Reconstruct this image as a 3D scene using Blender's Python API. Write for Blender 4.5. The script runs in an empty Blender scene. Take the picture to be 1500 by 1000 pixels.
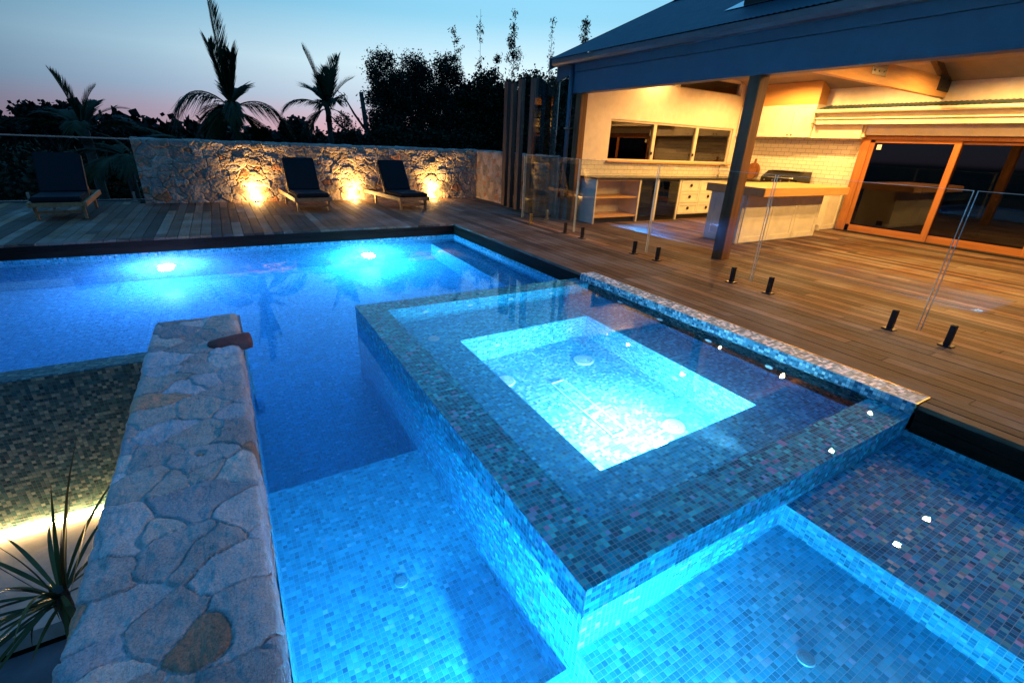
import bpy, math, random
import numpy as np
from mathutils import Vector, Matrix
PI = math.pi
random.seed(7)
C = bpy.context.scene.collection
scn = bpy.context.scene
# ---------------------------------------------------------------- camera
F_PX, YAW, PITCH, ROLL = 681.0, math.radians(31.5), math.radians(23.06), math.radians(2.63)
CAM = Vector((-3.655, -8.268, 1.45))
fw = Vector((math.sin(YAW) * math.cos(PITCH), math.cos(YAW) * math.cos(PITCH), -math.sin(PITCH)))
rt = Vector((math.cos(YAW), -math.sin(YAW), 0)); up = rt.cross(fw)
r2 = rt * math.cos(ROLL) + up * math.sin(ROLL); u2 = -rt * math.sin(ROLL) + up * math.cos(ROLL)
cd = bpy.data.cameras.new('camera'); cam = bpy.data.objects.new('camera', cd); C.objects.link(cam)
cd.sensor_width = 36; cd.sensor_fit = 'HORIZONTAL'; cd.lens = F_PX / 1500 * 36
cd.clip_start = 0.05; cd.clip_end = 3000
cam.matrix_world = Matrix(((r2.x, u2.x, -fw.x, CAM.x), (r2.y, u2.y, -fw.y, CAM.y), (r2.z, u2.z, -fw.z, CAM.z), (0, 0, 0, 1)))
scn.camera = cam
# ---------------------------------------------------------------- view, render options
scn.view_settings.view_transform = 'Standard'; scn.view_settings.look = 'None'
scn.view_settings.exposure = 0; scn.view_settings.gamma = 1
cy = scn.cycles
cy.use_denoising = True
cy.max_bounces = 10; cy.transmission_bounces = 8; cy.transparent_max_bounces = 16
cy.diffuse_bounces = 4; cy.glossy_bounces = 4; cy.volume_bounces = 1
cy.sample_clamp_indirect = 14; cy.sample_clamp_direct = 0
cy.blur_glossy = 0.5
cy.caustics_reflective = False; cy.caustics_refractive = True
# ---------------------------------------------------------------- node helper
def N(nt, t, **kw):
    n = nt.nodes.new(t)
    for k, v in kw.items():
        if k == 'ins':
            for i, x in v.items(): n.inputs[i].default_value = x
        else: setattr(n, k, v)
    return n
def ramp(nt, pts, interp='LINEAR'):
    r = nt.nodes.new('ShaderNodeValToRGB'); cr = r.color_ramp; cr.interpolation = interp
    while len(cr.elements) > 1: cr.elements.remove(cr.elements[-1])
    cr.elements[0].position = pts[0][0]; cr.elements[0].color = (*pts[0][1], 1)
    for p, c in pts[1:]:
        e = cr.elements.new(p); e.color = (*c, 1)
    return r
def math_n(nt, op, a=None, b=None):
    n = nt.nodes.new('ShaderNodeMath'); n.operation = op
    for i, v in enumerate((a, b)):
        if v is None: continue
        if isinstance(v, (int, float)): n.inputs[i].default_value = v
        else: nt.links.new(v, n.inputs[i])
    return n.outputs[0]
# ---------------------------------------------------------------- dusk sky (world)
W = bpy.data.worlds.new('World'); scn.world = W; W.use_nodes = True
nt = W.node_tree; nt.nodes.clear()
tc = N(nt, 'ShaderNodeTexCoord'); sp = N(nt, 'ShaderNodeSeparateXYZ'); nt.links.new(tc.outputs['Generated'], sp.inputs[0])
rp = ramp(nt, [(0.0, (.015, .022, .03)), (.496, (.02, .026, .036)), (.5, (.52, .31, .36)), (.514, (.47, .36, .44)), (.53, (.38, .47, .59)),
               (.558, (.44, .61, .71)), (.60, (.18, .44, .63)), (.66, (.13, .40, .67)), (.75, (.055, .31, .68)), (1.0, (.045, .27, .70))])
nt.links.new(math_n(nt, 'ADD', math_n(nt, 'MULTIPLY', sp.outputs[2], .5), .5), rp.inputs[0])
az = math.radians(36)                                   # where the sun went down
dx = math_n(nt, 'MULTIPLY', sp.outputs[0], math.sin(az)); dy = math_n(nt, 'MULTIPLY', sp.outputs[1], math.cos(az))
hl = math_n(nt, 'SQRT', math_n(nt, 'ADD', math_n(nt, 'MULTIPLY', sp.outputs[0], sp.outputs[0]), math_n(nt, 'ADD', math_n(nt, 'MULTIPLY', sp.outputs[1], sp.outputs[1]), .0001)))
dot = math_n(nt, 'DIVIDE', math_n(nt, 'ADD', dx, dy), hl)
mr = ramp(nt, [(0, (.17, .26, .32)), (.62, (.19, .28, .34)), (.80, (.30, .40, .48)), (.88, (.68, .76, .82)), (1.0, (1.5, 1.38, 1.28))])
nt.links.new(math_n(nt, 'ADD', math_n(nt, 'MULTIPLY', dot, .5), .5), mr.inputs[0])
mx = N(nt, 'ShaderNodeMix', data_type='RGBA', blend_type='MULTIPLY'); mx.inputs[0].default_value = 1
hi = N(nt, 'ShaderNodeMapRange', interpolation_type='SMOOTHSTEP'); hi.inputs[1].default_value = .32; hi.inputs[2].default_value = .7; nt.links.new(sp.outputs[2], hi.inputs[0])
mh = N(nt, 'ShaderNodeMix', data_type='RGBA'); nt.links.new(hi.outputs[0], mh.inputs[0]); nt.links.new(mr.outputs[0], mh.inputs[6]); mh.inputs[7].default_value = (1, 1, 1, 1)
nt.links.new(rp.outputs[0], mx.inputs[6]); nt.links.new(mh.outputs[2], mx.inputs[7])
bg = N(nt, 'ShaderNodeBackground'); bg.inputs[1].default_value = 1.2
wo = N(nt, 'ShaderNodeOutputWorld'); nt.links.new(mx.outputs[2], bg.inputs[0]); nt.links.new(bg.outputs[0], wo.inputs[0])
# =============================================================== mesh helper
class MB:
    def __init__(s): s.v = []; s.f = []; s.t = []; s.m = []
    def poly(s, pts, tint=1.0, m=0):
        b = len(s.v); s.v += [tuple(p) for p in pts]; s.t += [tint] * len(pts); s.f.append(tuple(range(b, b + len(pts)))); s.m.append(m); return s
    def box(s, x0, x1, y0, y1, z0, z1, tint=1.0, m=0, M=None, bev=0.0):
        if bev > 0:
            return s.bbox(x0, x1, y0, y1, z0, z1, bev, tint, m, M)
        b = len(s.v)
        P = [(x0, y0, z0), (x1, y0, z0), (x1, y1, z0), (x0, y1, z0), (x0, y0, z1), (x1, y0, z1), (x1, y1, z1), (x0, y1, z1)]
        if M: P = [tuple(M @ Vector(p)) for p in P]
        s.v += P; s.t += [tint] * 8
        for q in ((0, 3, 2, 1), (4, 5, 6, 7), (0, 1, 5, 4), (1, 2, 6, 5), (2, 3, 7, 6), (3, 0, 4, 7)):
            s.f.append(tuple(b + i for i in q)); s.m.append(m)
        return s
    def bbox(s, x0, x1, y0, y1, z0, z1, e, tint=1.0, m=0, M=None):
        # chamfered box
        bm = bmesh_box(x0, x1, y0, y1, z0, z1, e)
        b = len(s.v)
        for v in bm[0]: s.v.append(tuple(M @ Vector(v)) if M else tuple(v)); s.t.append(tint)
        for f in bm[1]: s.f.append(tuple(b + i for i in f)); s.m.append(m)
        return s
    def tube(s, pts, rad, n=8, tint=1.0, m=0, caps=True):
        pts = [Vector(p) for p in pts]; rads = rad if isinstance(rad, (list, tuple)) else [rad] * len(pts)
        rings = []
        for i, p in enumerate(pts):
            d = (pts[min(i + 1, len(pts) - 1)] - pts[max(i - 1, 0)]).normalized()
            a = d.cross(Vector((0, 0, 1)))
            if a.length < .01: a = d.cross(Vector((1, 0, 0)))
            a.normalize(); c = d.cross(a)
            b = len(s.v); rings.append(b)
            for k in range(n):
                th = 2 * PI * k / n; s.v.append(tuple(p + (a * math.cos(th) + c * math.sin(th)) * rads[i])); s.t.append(tint)
        for i in range(len(rings) - 1):
            for k in range(n):
                s.f.append((rings[i] + k, rings[i] + (k + 1) % n, rings[i + 1] + (k + 1) % n, rings[i + 1] + k)); s.m.append(m)
        if caps:
            s.f.append(tuple(rings[0] + k for k in range(n))); s.m.append(m)
            s.f.append(tuple(rings[-1] + n - 1 - k for k in range(n))); s.m.append(m)
        return s
    def lathe(s, c, prof, axis='z', n=20, tint=1.0, m=0):
        c = Vector(c); rings = []
        for r, h in prof:
            b = len(s.v); rings.append(b)
            for k in range(n):
                th = 2 * PI * k / n; a, bb = r * math.cos(th), r * math.sin(th)
                o = {'z': (a, bb, h), 'y': (a, h, bb), 'x': (h, a, bb)}[axis]
                s.v.append(tuple(c + Vector(o))); s.t.append(tint)
        for i in range(len(rings) - 1):
            for k in range(n):
                s.f.append((rings[i] + k, rings[i] + (k + 1) % n, rings[i + 1] + (k + 1) % n, rings[i + 1] + k)); s.m.append(m)
        s.f.append(tuple(rings[0] + k for k in range(n))); s.m.append(m)
        s.f.append(tuple(rings[-1] + k for k in range(n))); s.m.append(m)
        return s
    def build(s, name, mats, parent=None, uv=False, smooth=False, fix=True):
        me = bpy.data.meshes.new(name); me.from_pydata(s.v, [], s.f)
        mats = mats if isinstance(mats, (list, tuple)) else [mats]
        for mm in mats: me.materials.append(mm)
        if len(mats) > 1: me.polygons.foreach_set('material_index', s.m)
        ca = me.color_attributes.new('tint', 'FLOAT_COLOR', 'POINT')
        arr = np.ones((len(s.v), 4), dtype=np.float32)
        for i, t in enumerate(s.t):
            if isinstance(t, tuple): arr[i, :3] = t
            else: arr[i, :3] = t
        ca.data.foreach_set('color', arr.ravel())
        me.update()
        if fix:
            import bmesh
            bm = bmesh.new(); bm.from_mesh(me); bmesh.ops.recalc_face_normals(bm, faces=bm.faces); bm.to_mesh(me); bm.free()
        if uv: box_uv(me)
        if smooth: me.polygons.foreach_set('use_smooth', [True] * len(me.polygons))
        o = bpy.data.objects.new(name, me); C.objects.link(o)
        if parent is not None: o.parent = parent
        return o
def bmesh_box(x0, x1, y0, y1, z0, z1, e):
    import bmesh
    bm = bmesh.new(); bmesh.ops.create_cube(bm, size=1)
    for v in bm.verts:
        v.co = Vector(((x0 + x1) / 2 + v.co.x * (x1 - x0), (y0 + y1) / 2 + v.co.y * (y1 - y0), (z0 + z1) / 2 + v.co.z * (z1 - z0)))
    bmesh.ops.bevel(bm, geom=list(bm.edges), offset=e, segments=2, affect='EDGES')
    bm.verts.index_update()
    r = ([tuple(v.co) for v in bm.verts], [tuple(v.index for v in f.verts) for f in bm.faces]); bm.free(); return r
def box_uv(me):
    uvl = me.uv_layers.new(name='UVMap')
    for p in me.polygons:
        n = p.normal; a = max(range(3), key=lambda i: abs(n[i]))
        for li in p.loop_indices:
            c = me.vertices[me.loops[li].vertex_index].co
            uvl.data[li].uv = (c.x, c.y) if a == 2 else ((c.y, c.z) if a == 0 else (c.x, c.z))
def tag(o, label=None, cat=None, group=None, kind=None):
    if label: o['label'] = label
    if cat: o['category'] = cat
    if group: o['group'] = group
    if kind: o['kind'] = kind
    return o
def thing(name, label, cat, loc=(0, 0, 0), rz=0, group=None):
    o = bpy.data.objects.new(name, None); C.objects.link(o); o.location = loc; o.rotation_euler = (0, 0, rz)
    o.empty_display_size = .1
    return tag(o, label, cat, group)
def copy_tree(o, parent=None):
    c = o.copy(); C.objects.link(c); c.parent = parent
    for ch in list(o.children): copy_tree(ch, c)
    return c
def lamp(kind, name, loc, energy, color, parent=None, target=None, **kw):
    l = bpy.data.lights.new(name, kind); l.energy = energy; l.color = color
    for k, v in kw.items(): setattr(l, k, v)
    o = bpy.data.objects.new(name, l); C.objects.link(o); o.location = loc
    if target is not None: o.rotation_euler = (Vector(target) - Vector(loc)).to_track_quat('-Z', 'Y').to_euler()
    if parent is not None: o.parent = parent
    return o
# =============================================================== materials
def new_mat(name):
    m = bpy.data.materials.new(name); m.use_nodes = True; nt = m.node_tree
    b = nt.nodes['Principled BSDF']; return m, nt, b
def coords(nt, scale=(1, 1, 1), kind='Object'):
    tc = N(nt, 'ShaderNodeTexCoord'); mp = N(nt, 'ShaderNodeMapping'); mp.inputs['Scale'].default_value = scale
    nt.links.new(tc.outputs[kind], mp.inputs[0]); return mp.outputs[0]
def noise(nt, vec, scale, detail=4, rough=.55, dist=0):
    n = N(nt, 'ShaderNodeTexNoise'); n.inputs['Scale'].default_value = scale; n.inputs['Detail'].default_value = detail
    n.inputs['Roughness'].default_value = rough; n.inputs['Distortion'].default_value = dist
    nt.links.new(vec, n.inputs['Vector']); return n
def mixc(nt, fac, a, b, mode='MIX'):
    m = N(nt, 'ShaderNodeMix', data_type='RGBA', blend_type=mode)
    for i, v in ((0, fac), (6, a), (7, b)):
        if isinstance(v, (int, float)): m.inputs[i].default_value = v
        elif isinstance(v, tuple): m.inputs[i].default_value = (*v, 1)
        else: nt.links.new(v, m.inputs[i])
    return m.outputs[2]
def bump(nt, b, h, strength=.3, dist=.01):
    n = N(nt, 'ShaderNodeBump'); n.inputs['Strength'].default_value = strength; n.inputs['Distance'].default_value = dist
    nt.links.new(h, n.inputs['Height']); nt.links.new(n.outputs[0], b.inputs['Normal']); return n
def attr(nt, name='tint'):
    a = N(nt, 'ShaderNodeVertexColor'); a.layer_name = name; return a.outputs[0]
def paint(name, col, rough=.45, var=.06, bumps=.03, scale=6, metallic=0.0, spec=.5):
    m, nt, b = new_mat(name); v = coords(nt)
    n = noise(nt, v, scale, 5); c0 = tuple(max(0, x * (1 - var * 2)) for x in col); c1 = tuple(min(1, x * (1 + var)) for x in col)
    r = ramp(nt, [(.3, c0), (.7, c1)]); nt.links.new(n.outputs[0], r.inputs[0])
    nt.links.new(mixc(nt, 1.0, r.outputs[0], attr(nt), 'MULTIPLY'), b.inputs['Base Color'])
    n2 = noise(nt, v, scale * 12, 3); bump(nt, b, n2.outputs[0], bumps * 3, .004)
    rr = N(nt, 'ShaderNodeMapRange'); rr.inputs[3].default_value = rough * .8; rr.inputs[4].default_value = min(1, rough * 1.25)
    nt.links.new(n.outputs[0], rr.inputs[0]); nt.links.new(rr.outputs[0], b.inputs['Roughness'])
    b.inputs['Metallic'].default_value = metallic; b.inputs['Specular IOR Level'].default_value = spec
    return m
def wood(name, dark, light, axis='y', rough=.6, grain=1.0, grey=None, spec=.4, coarse=18):
    m, nt, b = new_mat(name)
    sc = {'x': (.6, 9, 9), 'y': (9, .6, 9), 'z': (9, 9, .6)}[axis]
    v = coords(nt, sc); t = attr(nt)
    add = N(nt, 'ShaderNodeVectorMath', operation='ADD'); mul = N(nt, 'ShaderNodeVectorMath', operation='SCALE'); mul.inputs['Scale'].default_value = 37.0
    nt.links.new(t, mul.inputs[0]); nt.links.new(v, add.inputs[0]); nt.links.new(mul.outputs[0], add.inputs[1])
    n = noise(nt, add.outputs[0], coarse / 9, 8, .62, .6); r = ramp(nt, [(.28, dark), (.5, tuple((a + c) / 2 for a, c in zip(dark, light))), (.72, light)])
    nt.links.new(n.outputs[0], r.inputs[0])
    col = r.outputs[0]
    if grey:
        v3 = coords(nt, (1, 1, 1)); n3 = noise(nt, v3, 1.3, 5, .6); r3 = ramp(nt, [(.42, (0, 0, 0)), (.62, (1, 1, 1))]); nt.links.new(n3.outputs[0], r3.inputs[0])
        col = mixc(nt, r3.outputs[0], col, grey)
    nt.links.new(mixc(nt, 1.0, col, t, 'MULTIPLY'), b.inputs['Base Color'])
    n2 = noise(nt, add.outputs[0], coarse / 2.2, 6, .6); bump(nt, b, n2.outputs[0], .5 * grain, .006)
    b.inputs['Roughness'].default_value = rough; b.inputs['Specular IOR Level'].default_value = spec
    rr = N(nt, 'ShaderNodeMapRange'); rr.inputs[3].default_value = rough * .7; rr.inputs[4].default_value = min(1, rough * 1.3)
    nt.links.new(n.outputs[0], rr.inputs[0]); nt.links.new(rr.outputs[0], b.inputs['Roughness'])
    return m
def mosaic(name, pal, pitch=.0245, rough=.16, irid=.35, grout=(.26, .46, .56), spec=.5):
    m, nt, b = new_mat(name); L = nt.links
    uv = N(nt, 'ShaderNodeUVMap'); uv.uv_map = 'UVMap'
    sc = N(nt, 'ShaderNodeVectorMath', operation='SCALE'); sc.inputs['Scale'].default_value = 1 / pitch; L.new(uv.outputs[0], sc.inputs[0])
    fl = N(nt, 'ShaderNodeVectorMath', operation='FLOOR'); L.new(sc.outputs[0], fl.inputs[0])
    fr = N(nt, 'ShaderNodeVectorMath', operation='FRACTION'); L.new(sc.outputs[0], fr.inputs[0])
    wn = N(nt, 'ShaderNodeTexWhiteNoise', noise_dimensions='2D'); L.new(fl.outputs[0], wn.inputs[0])
    h2 = N(nt, 'ShaderNodeVectorMath', operation='MULTIPLY'); h2.inputs[1].default_value = (.5, 1, 1); L.new(fl.outputs[0], h2.inputs[0])
    f2 = N(nt, 'ShaderNodeVectorMath', operation='FLOOR'); L.new(h2.outputs[0], f2.inputs[0])
    wn2 = N(nt, 'ShaderNodeTexWhiteNoise', noise_dimensions='2D'); L.new(f2.outputs[0], wn2.inputs[0])
    s3 = N(nt, 'ShaderNodeSeparateColor'); L.new(wn2.outputs['Color'], s3.inputs[0])
    sel = math_n(nt, 'GREATER_THAN', s3.outputs[1], .62)
    val = N(nt, 'ShaderNodeMix', data_type='FLOAT'); L.new(sel, val.inputs[0]); L.new(wn.outputs['Value'], val.inputs[2]); L.new(wn2.outputs['Value'], val.inputs[3])
    rv = val.outputs[0]
    pos = 0; pts = []
    for w, c in pal: pts.append((pos, c)); pos += w
    r = ramp(nt, pts, 'CONSTANT'); L.new(rv, r.inputs[0])
    # slight tone jitter per tile
    sc1 = N(nt, 'ShaderNodeSeparateColor'); L.new(wn.outputs['Color'], sc1.inputs[0])
    jit = math_n(nt, 'ADD', math_n(nt, 'MULTIPLY', sc1.outputs[1], .5), .75)
    cj = N(nt, 'ShaderNodeVectorMath', operation='SCALE'); L.new(r.outputs[0], cj.inputs[0]); L.new(jit, cj.inputs['Scale'])
    ab = N(nt, 'ShaderNodeVectorMath', operation='SUBTRACT'); ab.inputs[1].default_value = (.5, .5, 0); L.new(fr.outputs[0], ab.inputs[0])
    ab2 = N(nt, 'ShaderNodeVectorMath', operation='ABSOLUTE'); L.new(ab.outputs[0], ab2.inputs[0])
    s2 = N(nt, 'ShaderNodeSeparateXYZ'); L.new(ab2.outputs[0], s2.inputs[0])
    mxv = math_n(nt, 'MAXIMUM', s2.outputs[0], s2.outputs[1])
    g = math_n(nt, 'GREATER_THAN', mxv, .448)
    L.new(mixc(nt, g, cj.outputs[0], grout), b.inputs['Base Color'])
    rg = N(nt, 'ShaderNodeMix', data_type='FLOAT'); L.new(g, rg.inputs[0]); L.new(math_n(nt, 'ADD', math_n(nt, 'MULTIPLY', sc1.outputs[0], .18), rough), rg.inputs[2]); rg.inputs[3].default_value = .7
    L.new(rg.outputs[0], b.inputs['Roughness'])
    # per tile tilt
    tilt = N(nt, 'ShaderNodeVectorMath', operation='SUBTRACT'); tilt.inputs[1].default_value = (.5, .5, .5); L.new(wn.outputs['Color'], tilt.inputs[0])
    ts = N(nt, 'ShaderNodeVectorMath', operation='SCALE'); ts.inputs['Scale'].default_value = .07; L.new(tilt.outputs[0], ts.inputs[0])
    geo = N(nt, 'ShaderNodeNewGeometry'); an = N(nt, 'ShaderNodeVectorMath', operation='ADD'); L.new(geo.outputs['Normal'], an.inputs[0]); L.new(ts.outputs[0], an.inputs[1])
    nn = N(nt, 'ShaderNodeVectorMath', operation='NORMALIZE'); L.new(an.outputs[0], nn.inputs[0])
    bp = N(nt, 'ShaderNodeBump'); bp.invert = True; bp.inputs['Strength'].default_value = .5; bp.inputs['Distance'].default_value = .0015
    edge = N(nt, 'ShaderNodeMapRange'); edge.inputs[1].default_value = .38; edge.inputs[2].default_value = .47; L.new(mxv, edge.inputs[0])
    L.new(edge.outputs[0], bp.inputs['Height']); L.new(nn.outputs[0], bp.inputs['Normal']); L.new(bp.outputs[0], b.inputs['Normal'])
    if irid:
        ir = math_n(nt, 'MULTIPLY', math_n(nt, 'GREATER_THAN', sc1.outputs[2], 1 - irid), math_n(nt, 'SUBTRACT', 1.0, g))
        L.new(math_n(nt, 'MULTIPLY', ir, .45), b.inputs['Metallic'])
        if 'Thin Film Thickness' in b.inputs:
            L.new(math_n(nt, 'MULTIPLY', ir, math_n(nt, 'ADD', math_n(nt, 'MULTIPLY', sc1.outputs[0], 320.), 300.)), b.inputs['Thin Film Thickness'])
            b.inputs['Thin Film IOR'].default_value = 1.6
    b.inputs['Specular IOR Level'].default_value = spec
    return m
def glass(name, tint=(.93, .97, .96), ior=1.5, boost=1.0, edge=None):
    m = bpy.data.materials.new(name); m.use_nodes = True; nt = m.node_tree; nt.nodes.clear()
    o = N(nt, 'ShaderNodeOutputMaterial'); tr = N(nt, 'ShaderNodeBsdfTransparent'); tr.inputs[0].default_value = (*tint, 1)
    gl = N(nt, 'ShaderNodeBsdfGlossy'); gl.inputs['Roughness'].default_value = 0.0; gl.inputs[0].default_value = (1, 1, 1, 1)
    fr = N(nt, 'ShaderNodeFresnel'); fr.inputs[0].default_value = ior
    mx = N(nt, 'ShaderNodeMixShader'); nt.links.new(math_n(nt, 'MINIMUM', math_n(nt, 'MULTIPLY', fr.outputs[0], boost), 1.0), mx.inputs[0])
    nt.links.new(tr.outputs[0], mx.inputs[1]); nt.links.new(gl.outputs[0], mx.inputs[2]); nt.links.new(mx.outputs[0], o.inputs[0])
    return m
def water(name, acol, dens, rip=.25, rscale=1.4, scat=0.0, dist=.004):
    m = bpy.data.materials.new(name); m.use_nodes = True; nt = m.node_tree; nt.nodes.clear()
    o = N(nt, 'ShaderNodeOutputMaterial'); g = N(nt, 'ShaderNodeBsdfGlass'); g.inputs['IOR'].default_value = 1.333; g.inputs['Roughness'].default_value = 0
    v = coords(nt); n = noise(nt, v, rscale, 3, .45); n2 = noise(nt, v, rscale * 6, 2, .4)
    s = math_n(nt, 'ADD', n.outputs[0], math_n(nt, 'MULTIPLY', n2.outputs[0], .12))
    bp = N(nt, 'ShaderNodeBump'); bp.inputs['Strength'].default_value = rip; bp.inputs['Distance'].default_value = dist
    nt.links.new(s, bp.inputs['Height']); nt.links.new(bp.outputs[0], g.inputs['Normal']); nt.links.new(g.outputs[0], o.inputs[0])
    va = N(nt, 'ShaderNodeVolumeAbsorption'); va.inputs[0].default_value = (*acol, 1); va.inputs[1].default_value = dens
    if scat:
        vs = N(nt, 'ShaderNodeVolumeScatter'); vs.inputs['Color'].default_value = (.45, .75, 1, 1); vs.inputs['Density'].default_value = scat; vs.inputs['Anisotropy'].default_value = .4
        ad = N(nt, 'ShaderNodeAddShader'); nt.links.new(va.outputs[0], ad.inputs[0]); nt.links.new(vs.outputs[0], ad.inputs[1]); nt.links.new(ad.outputs[0], o.inputs['Volume'])
    else: nt.links.new(va.outputs[0], o.inputs['Volume'])
    return m
def emit(name, col, st):
    m = bpy.data.materials.new(name); m.use_nodes = True; nt = m.node_tree; nt.nodes.clear()
    o = N(nt, 'ShaderNodeOutputMaterial'); e = N(nt, 'ShaderNodeEmission'); e.inputs[0].default_value = (*col, 1); e.inputs[1].default_value = st
    nt.links.new(e.outputs[0], o.inputs[0]); return m
def leafmat(name, a, b_, trans=.2, rough=.6):
    m, nt, b = new_mat(name); v = coords(nt); n = noise(nt, v, 2.5, 4); r = ramp(nt, [(.3, a), (.7, b_)])
    nt.links.new(n.outputs[0], r.inputs[0]); nt.links.new(mixc(nt, 1.0, r.outputs[0], attr(nt), 'MULTIPLY'), b.inputs['Base Color']); b.inputs['Roughness'].default_value = rough
    b.inputs['Specular IOR Level'].default_value = .08
    return m
def stone_mat(name, a, b_, bumps=.6, fine=1.0, fs=60):
    m, nt, b = new_mat(name); v = coords(nt)
    n = noise(nt, v, 5, 9, .68, .3); n2 = noise(nt, v, fs, 6, .75); n3 = noise(nt, coords(nt, (2.2, 1, 4)), 9, 8, .7, 1.2)
    r = ramp(nt, [(.3, a), (.7, b_)]); nt.links.new(n.outputs[0], r.inputs[0])
    c = mixc(nt, 1.0, r.outputs[0], attr(nt), 'MULTIPLY')
    r2_ = ramp(nt, [(.3, (.38, .38, .40)), (.5, (.95, .95, .95)), (.72, (1.4, 1.37, 1.33))]); nt.links.new(n2.outputs[0], r2_.inputs[0])
    nt.links.new(mixc(nt, .8, c, r2_.outputs[0], 'MULTIPLY'), b.inputs['Base Color'])
    h = math_n(nt, 'ADD', math_n(nt, 'MULTIPLY', n2.outputs[0], .35 * fine), n3.outputs[0])
    bump(nt, b, h, bumps, .012); b.inputs['Roughness'].default_value = .85; b.inputs['Specular IOR Level'].default_value = .25
    return m
def subway(name):
    m, nt, b = new_mat(name); uv = N(nt, 'ShaderNodeUVMap'); uv.uv_map = 'UVMap'
    br = N(nt, 'ShaderNodeTexBrick'); br.inputs['Color1'].default_value = (.72, .69, .62, 1); br.inputs['Color2'].default_value = (.78, .75, .69, 1); br.inputs['Mortar'].default_value = (.12, .10, .08, 1)
    br.inputs['Scale'].default_value = 1.0; br.inputs['Mortar Size'].default_value = .0028; br.inputs['Mortar Smooth'].default_value = .1; br.inputs['Brick Width'].default_value = .19; br.inputs['Row Height'].default_value = .085
    nt.links.new(uv.outputs[0], br.inputs[0]); nt.links.new(br.outputs[0], b.inputs['Base Color']); b.inputs['Roughness'].default_value = .2
    bp = bump(nt, b, br.outputs['Fac'], .5, .002); bp.invert = True
    return m

BENCH_LIT = [(.3, (.004, .30, .48)), (.3, (.008, .40, .62)), (.2, (.02, .52, .74)), (.2, (.08, .66, .80))]  # brighter copy of the spa tiles, light on the benches put into colour
BLUES = [(.30, (.002, .19, .29)), (.22, (.003, .31, .46)), (.18, (.006, .42, .60)), (.14, (.015, .55, .66)), (.09, (.05, .75, .80)), (.04, (.20, .50, .75)), (.03, (.34, .34, .60))]
POOLP = [(.25, (.02, .29, .38)), (.25, (.03, .35, .45)), (.22, (.05, .41, .51)), (.17, (.08, .49, .59)), (.09, (.14, .55, .65)), (.02, (.40, .60, .72))]
GREENS = [(.40, (.012, .07, .085)), (.28, (.03, .12, .13)), (.20, (.10, .19, .18)), (.12, (.17, .26, .22))]
WELLP = [(.2, (.04, .32, .50)), (.3, (.10, .46, .64)), (.3, (.24, .60, .72)), (.2, (.50, .74, .80))]
LEDGE_LIT = [(.34, (.003, .19, .34)), (.24, (.006, .31, .52)), (.20, (.012, .44, .66)), (.10, (.10, .50, .54)), (.07, (.62, .44, .62)), (.05, (.66, .60, .56))]  # blues raised so the tile colour itself carries the pool's blue light
STRIP = [(.25, (.03, .12, .20)), (.25, (.10, .26, .36)), (.2, (.30, .46, .54)), (.2, (.60, .68, .72)), (.1, (.8, .8, .8))]
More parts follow.
